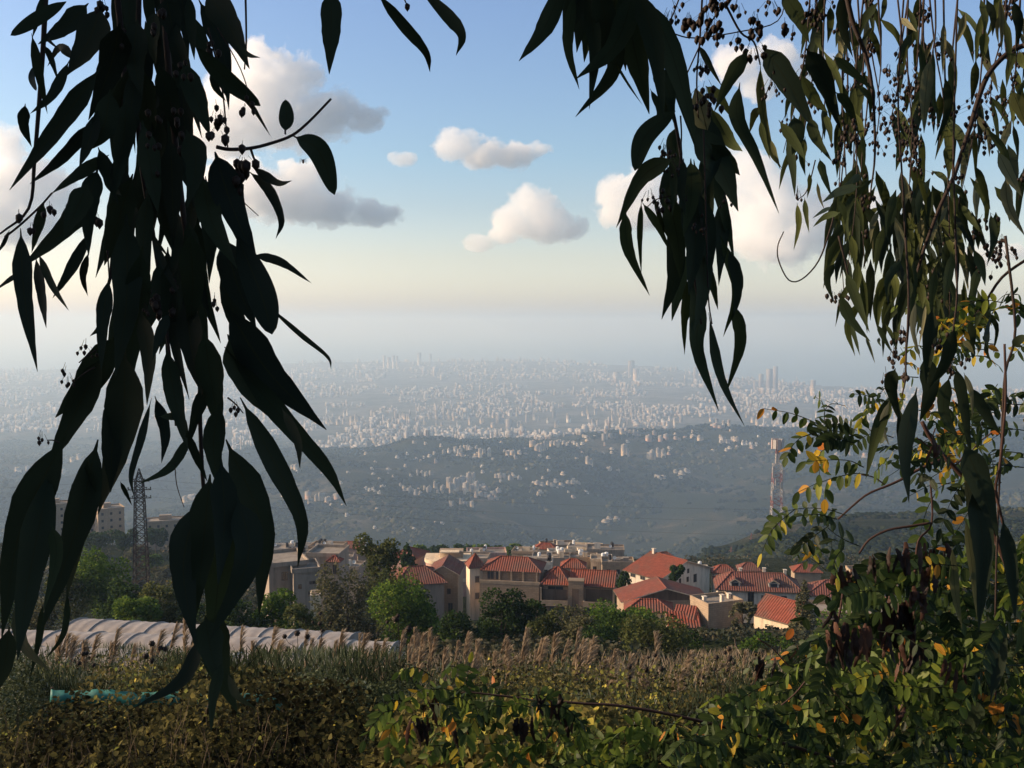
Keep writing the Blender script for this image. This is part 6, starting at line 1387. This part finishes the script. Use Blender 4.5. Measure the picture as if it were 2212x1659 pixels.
for p, n, l, t, ye, dr in [
 ([(490,450),(380,400),(240,355),(50,325)],5,25,.45,.25,1.1),([(540,440),(545,340),(600,285),(700,300)],5,20,.35,.05,.3),([(545,345),(520,270),(470,230)],3,20,.4,.1,.2),([(830,560),(700,520),(560,500),(450,560)],8,26,.18,.02,.4),([(800,500),(700,460),(560,450),(470,480)],8,24,.15,0,.3),([(780,600),(640,570),(520,590)],6,28,.2,0,.5),
 ([(470,520),(350,560),(280,630),(235,720)],6,26,.45,.12,.7),([(860,800),(740,745),(560,740),(390,755)],5,30,.5,.1,.8),([(560,640),(500,700),(500,860)],4,34,.5,.1,.5),([(900,860),(780,850),(640,880),(480,930),(330,1000)],6,30,.5,.55,1.5),([(620,900),(560,930),(545,1060)],3,34,.6,.5,1.),
 ([(720,1190),(560,1140),(380,1130),(200,1165),(90,1240)],8,25,.4,.12,.5),([(300,1140),(180,1240),(100,1330),(30,1500)],6,28,.55,.25,.5),([(640,1220),(480,1180),(310,1200)],5,26,.35,.25,.9),([(830,1440),(700,1385),(580,1300),(540,1230)],4,36,.12,0,.4),([(580,1270),(480,1340),(400,1400),(350,1430)],4,30,.15,0,.5),([(620,1400),(600,1380),(600,1460)],1,32,.05,0,.5),
 ([(560,1640),(420,1530),(330,1480),(270,1470)],4,27,.25,.15,.6),([(520,1500),(480,1440),(400,1560)],3,28,.4,.3,.8),([(700,1440),(620,1560),(640,1700)],5,28,.55,.05,.7),([(1000,200),(930,230),(870,215),(785,205)],5,20,.3,.05,.5),([(1010,150),(1020,170),(990,200)],2,20,.3,0,.3),([(940,320),(870,330),(830,440)],5,26,.5,.35,.9),([(1060,260),(980,270),(900,290)],5,20,.3,.3,.5),([(1100,560),(960,520),(850,560),(740,640)],7,26,.25,.05,.5),([(1060,720),(1000,780),(960,830)],3,28,.5,.2,.8),([(1160,600),(1100,620),(1040,640),(1000,620)],4,26,.4,.2,.6),([(1330,880),(1290,850),(1400,900)],3,26,.15,0,1.2)]:
    FA.frond([zJ(*q) for q in p], gr.uniform(1.9, 2.2), n, l, t, ye, droopy=dr)
# long branches
for p, w0, w1, Y in [([(1330,430),(1400,560),(1500,700),(1640,850),(1760,1000),(1880,1260)],9,13,2.3),([(650,1220),(870,1030),(1050,950),(1180,890),(1300,820),(1500,730)],4,7,2.2),([(820,1500),(900,1390),(1050,1310),(1250,1275),(1400,1250)],4,6,2.2),([(2000,-200),(2010,200),(1990,500),(1960,800),(1930,1000),(2020,1400),(2030,1700)],5,7,2.1),([(1500,700),(1600,780),(1680,690)],4,3,2.25),([(1290,560),(1400,640),(1500,690)],3,4,2.2),([(1400,900),(1410,1250),(1300,1400),(1280,1640)],4,5,2.2),([(1900,520),(1800,590),(1740,660)],3,2.5,2.2),([(840,860),(940,880),(1030,940)],3,3,2.1),([(1440,480),(1420,560),(1445,700)],2.5,2,2.2)]:
    twig(rootA, [zJ(*q) for q in p], w0, w1, Y, RTWIG, "stem")
for p, w0, w1, Y in [([(690,100),(690,240),(640,500),(520,800)],6,4,2.2),([(1280,0),(1265,250),(1270,560),(1240,800),(1200,1080),(1120,1300)],6,8,2.2),([(0,610),(120,690),(220,800),(300,880)],3,4,2.2),([(660,480),(720,560),(860,590),(1010,630)],3,2.5,2.2),([(400,940),(300,1060),(180,1160)],4,3,2.2),([(1940,650),(1930,900),(1910,1300)],5,7,2.4),([(600,1010),(700,1140),(760,1200)],2,2,2.)]:
    twig(rootA, [zK(*q) for q in p], w0, w1, Y, RTWIG, "stem")
b0 = zJ(1880, 1260)
mb = MB(); e = at(*b0, 2.3) - base; mb.tube([(0, 0, -.3), (-.1, -.05, .3), e * .6 + Vector((0, 0, .0)), e], [.05, .04, .02, 7 * 2.3 / F], RTWIG, 8); mb.build("trunk", rootA)
# dense body
def inside(x, y):
    if x > 2240 or y > 1700: return False
    left = np.interp(y, [840, 960, 1060, 1180, 1300, 1380, 1440, 1520, 1600, 1700], [2080, 2020, 1960, 1900, 1830, 1790, 1690, 1600, 1520, 1440])
    return x > left
cnt = 0
while cnt < 470:
    x = gr.uniform(1440, 2240); y = gr.uniform(820, 1700) if gr.random() < .3 else gr.uniform(1180, 1700)
    if not inside(x, y): continue
    if y < 1180 and gr.random() < .5: continue
    a = gr.uniform(-math.pi * .2, math.pi * 1.2); ln = gr.uniform(90, 170); dep = gr.random(); Y = 1.9 + 1.5 * dep
    dx, dy = math.cos(a), math.sin(a) * .6 + .35
    t = gr.choice([.05, .15, .25, .35, .45, .55, .7]) * (1 - .2 * dep); ye = .25 if gr.random() < .09 else .025
    FA.frond([(x, y), (x + dx * ln * .5, y + dy * ln * .4 - 8), (x + dx * ln, y + dy * ln)], Y, gr.randint(4, 7), gr.uniform(24, 37) * (1 - .15 * dep), t, ye, droopy=gr.uniform(.2, .9)); cnt += 1
# outlying sprays at the far right top
for i in range(46):
    x = gr.uniform(2060, 2240); y = gr.uniform(620, 1050); a = gr.uniform(1.6, 4.2); ln = gr.uniform(80, 140)
    FA.frond([(x, y), (x + math.cos(a) * ln * .5, y - 6 + abs(math.sin(a)) * 10), (x + math.cos(a) * ln, y + 26)], gr.uniform(2.2, 3.2), 5, gr.uniform(18, 26), gr.choice([.15, .3, .45, .6]), .10, droopy=gr.uniform(.2, .8))
for i in range(34):
    x = gr.uniform(1950, 2110); y = gr.uniform(640, 1000); a = gr.uniform(0, 6.28); ln = gr.uniform(40, 90)
    FA.frond([(x, y), (x + math.cos(a) * ln * .5, y), (x + math.cos(a) * ln, y + 20)], gr.uniform(2.4, 3.2), 3, gr.uniform(18, 26), .6, .6, droopy=.8)
FA.build(rootA)
for c, n, l, sp_, dk in [(zK(600,400),4,46,8,.2),(zK(620,640),9,66,12,.3),(zK(760,500),12,84,16,.45),(zK(860,620),4,66,8,.5),(zK(1180,330),14,110,14,.05),(zK(1060,560),6,56,10,.2),(zK(1260,620),10,70,14,.3),(zK(1190,720),5,66,10,.7),(zK(60,780),9,50,12,.3),(zK(320,650),2,30,3,.2),(zJ(1200,1430),10,70,14,.2),(zJ(1440,1440),10,72,14,.2),(zJ(920,1470),4,66,8,.1),(zJ(720,1590),8,60,10,.35),(zK(1330,200),8,60,10,.2),(zK(1350,60),6,56,8,.1),(zK(1100,180),4,50,8,.3),(zK(1600,800),6,60,12,.4),(zK(1180,1180),5,50,10,.6),(zJ(1430,580),4,40,8,.5)]:
    pods(rootA, c[0], c[1], gr.uniform(1.85, 2.05), n, l, gr, sp_, dk)
# second shrub: low branch across the bottom centre
base2 = Vector((1.1, 2.4, zg(1.1, 2.4)))
rootB = empty("robinia_shrub", base2, "low robinia bough with drooping leaflets and dark pod bunches across the bottom centre", "shrub")
FB = Fronds(6)
twig(rootB, [zM(800,680), zM(880,660), zM(1010,650), zM(1190,668), zM(1400,692), zM(1560,718), zM(1800,730), zM(2000,745), zM(2212,755), (1420,1538), (1530,1562), (1640,1590), (1800,1640)], 3, 8, 2.1, RTWIG, "bough")
e = at(1800, 1640, 2.1) - base2; mb = MB(); mb.tube([(0, 0, -.2), e * .5 + Vector((0, 0, -.05)), e], [.03, .015, 4 * 2.1 / F], RTWIG, 7); mb.build("trunk", rootB)
for i in range(42):
    x = gr.uniform(880, 1190); y = 1480 + abs(gr.gauss(0, 1)) * 60 + (x - 1000) * .05; y = min(y, 1640)
    a = gr.choice([gr.uniform(2.2, 3.4), gr.uniform(-.3, 1.2)]); ln = gr.uniform(80, 140)
    FB.frond([(x, y), (x + math.cos(a) * ln * .5, y + 4), (x + math.cos(a) * ln * .9, y + ln * gr.uniform(.3, .8))], gr.uniform(1.95, 2.5), gr.randint(5, 7), gr.uniform(21, 30), gr.choice([.25, .4, .5, .6, .7]), .05, droopy=gr.uniform(.3, 1))
for i in range(44):
    x = gr.uniform(1230, 1640); y = np.interp(x, [1230, 1640], [1640, 1560]) + gr.uniform(-30, 110); a = gr.uniform(1.5, 4.6); ln = gr.uniform(90, 150)
    FB.frond([(x, y), (x + math.cos(a) * ln * .5, y - 10), (x + math.cos(a) * ln, y + 30)], gr.uniform(1.9, 2.5), gr.randint(5, 7), gr.uniform(24, 35), gr.choice([.3, .45, .55, .65, .72]), .06, droopy=gr.uniform(.2, .9))
for p, n, l, t, ye, dr in [([(700,520),(560,440),(420,480)],6,24,.6,.35,1.),([(900,640),(980,560),(1010,400)],5,24,.5,.4,.3),([(780,480),(860,430),(1100,520)],6,24,.45,.0,.3),([(400,800),(290,820),(210,930)],4,26,.6,.1,.9),([(420,880),(360,940),(330,1100)],4,30,.68,.4,.9),([(1040,780),(1010,900),(960,1080)],4,30,.7,.45,.9),([(900,1080),(930,1180),(910,1240)],2,26,.72,.8,.9),([(880,820),(830,900),(800,990)],3,24,.5,.6,.9),([(1530,780),(1400,740),(1320,780)],6,22,.7,0,.3)]:
    FB.frond([zM(*q) for q in p], 2.0, n, l, t, ye, droopy=dr)
FB.build(rootB)
for c, n, l, sp_, dk in [(zM(670,720),10,44,12,.45),(zM(600,860),9,62,12,.05),(zM(930,860),7,52,10,.1),(zM(1560,700),8,40,12,.1),(zM(1740,690),9,50,12,.15),(zM(1500,860),7,60,12,.1),(zM(1770,880),6,44,8,.2),(zM(1720,980),4,20,8,.9)]:
    pods(rootB, c[0], c[1], 2.02, n, l, gr, sp_, dk)
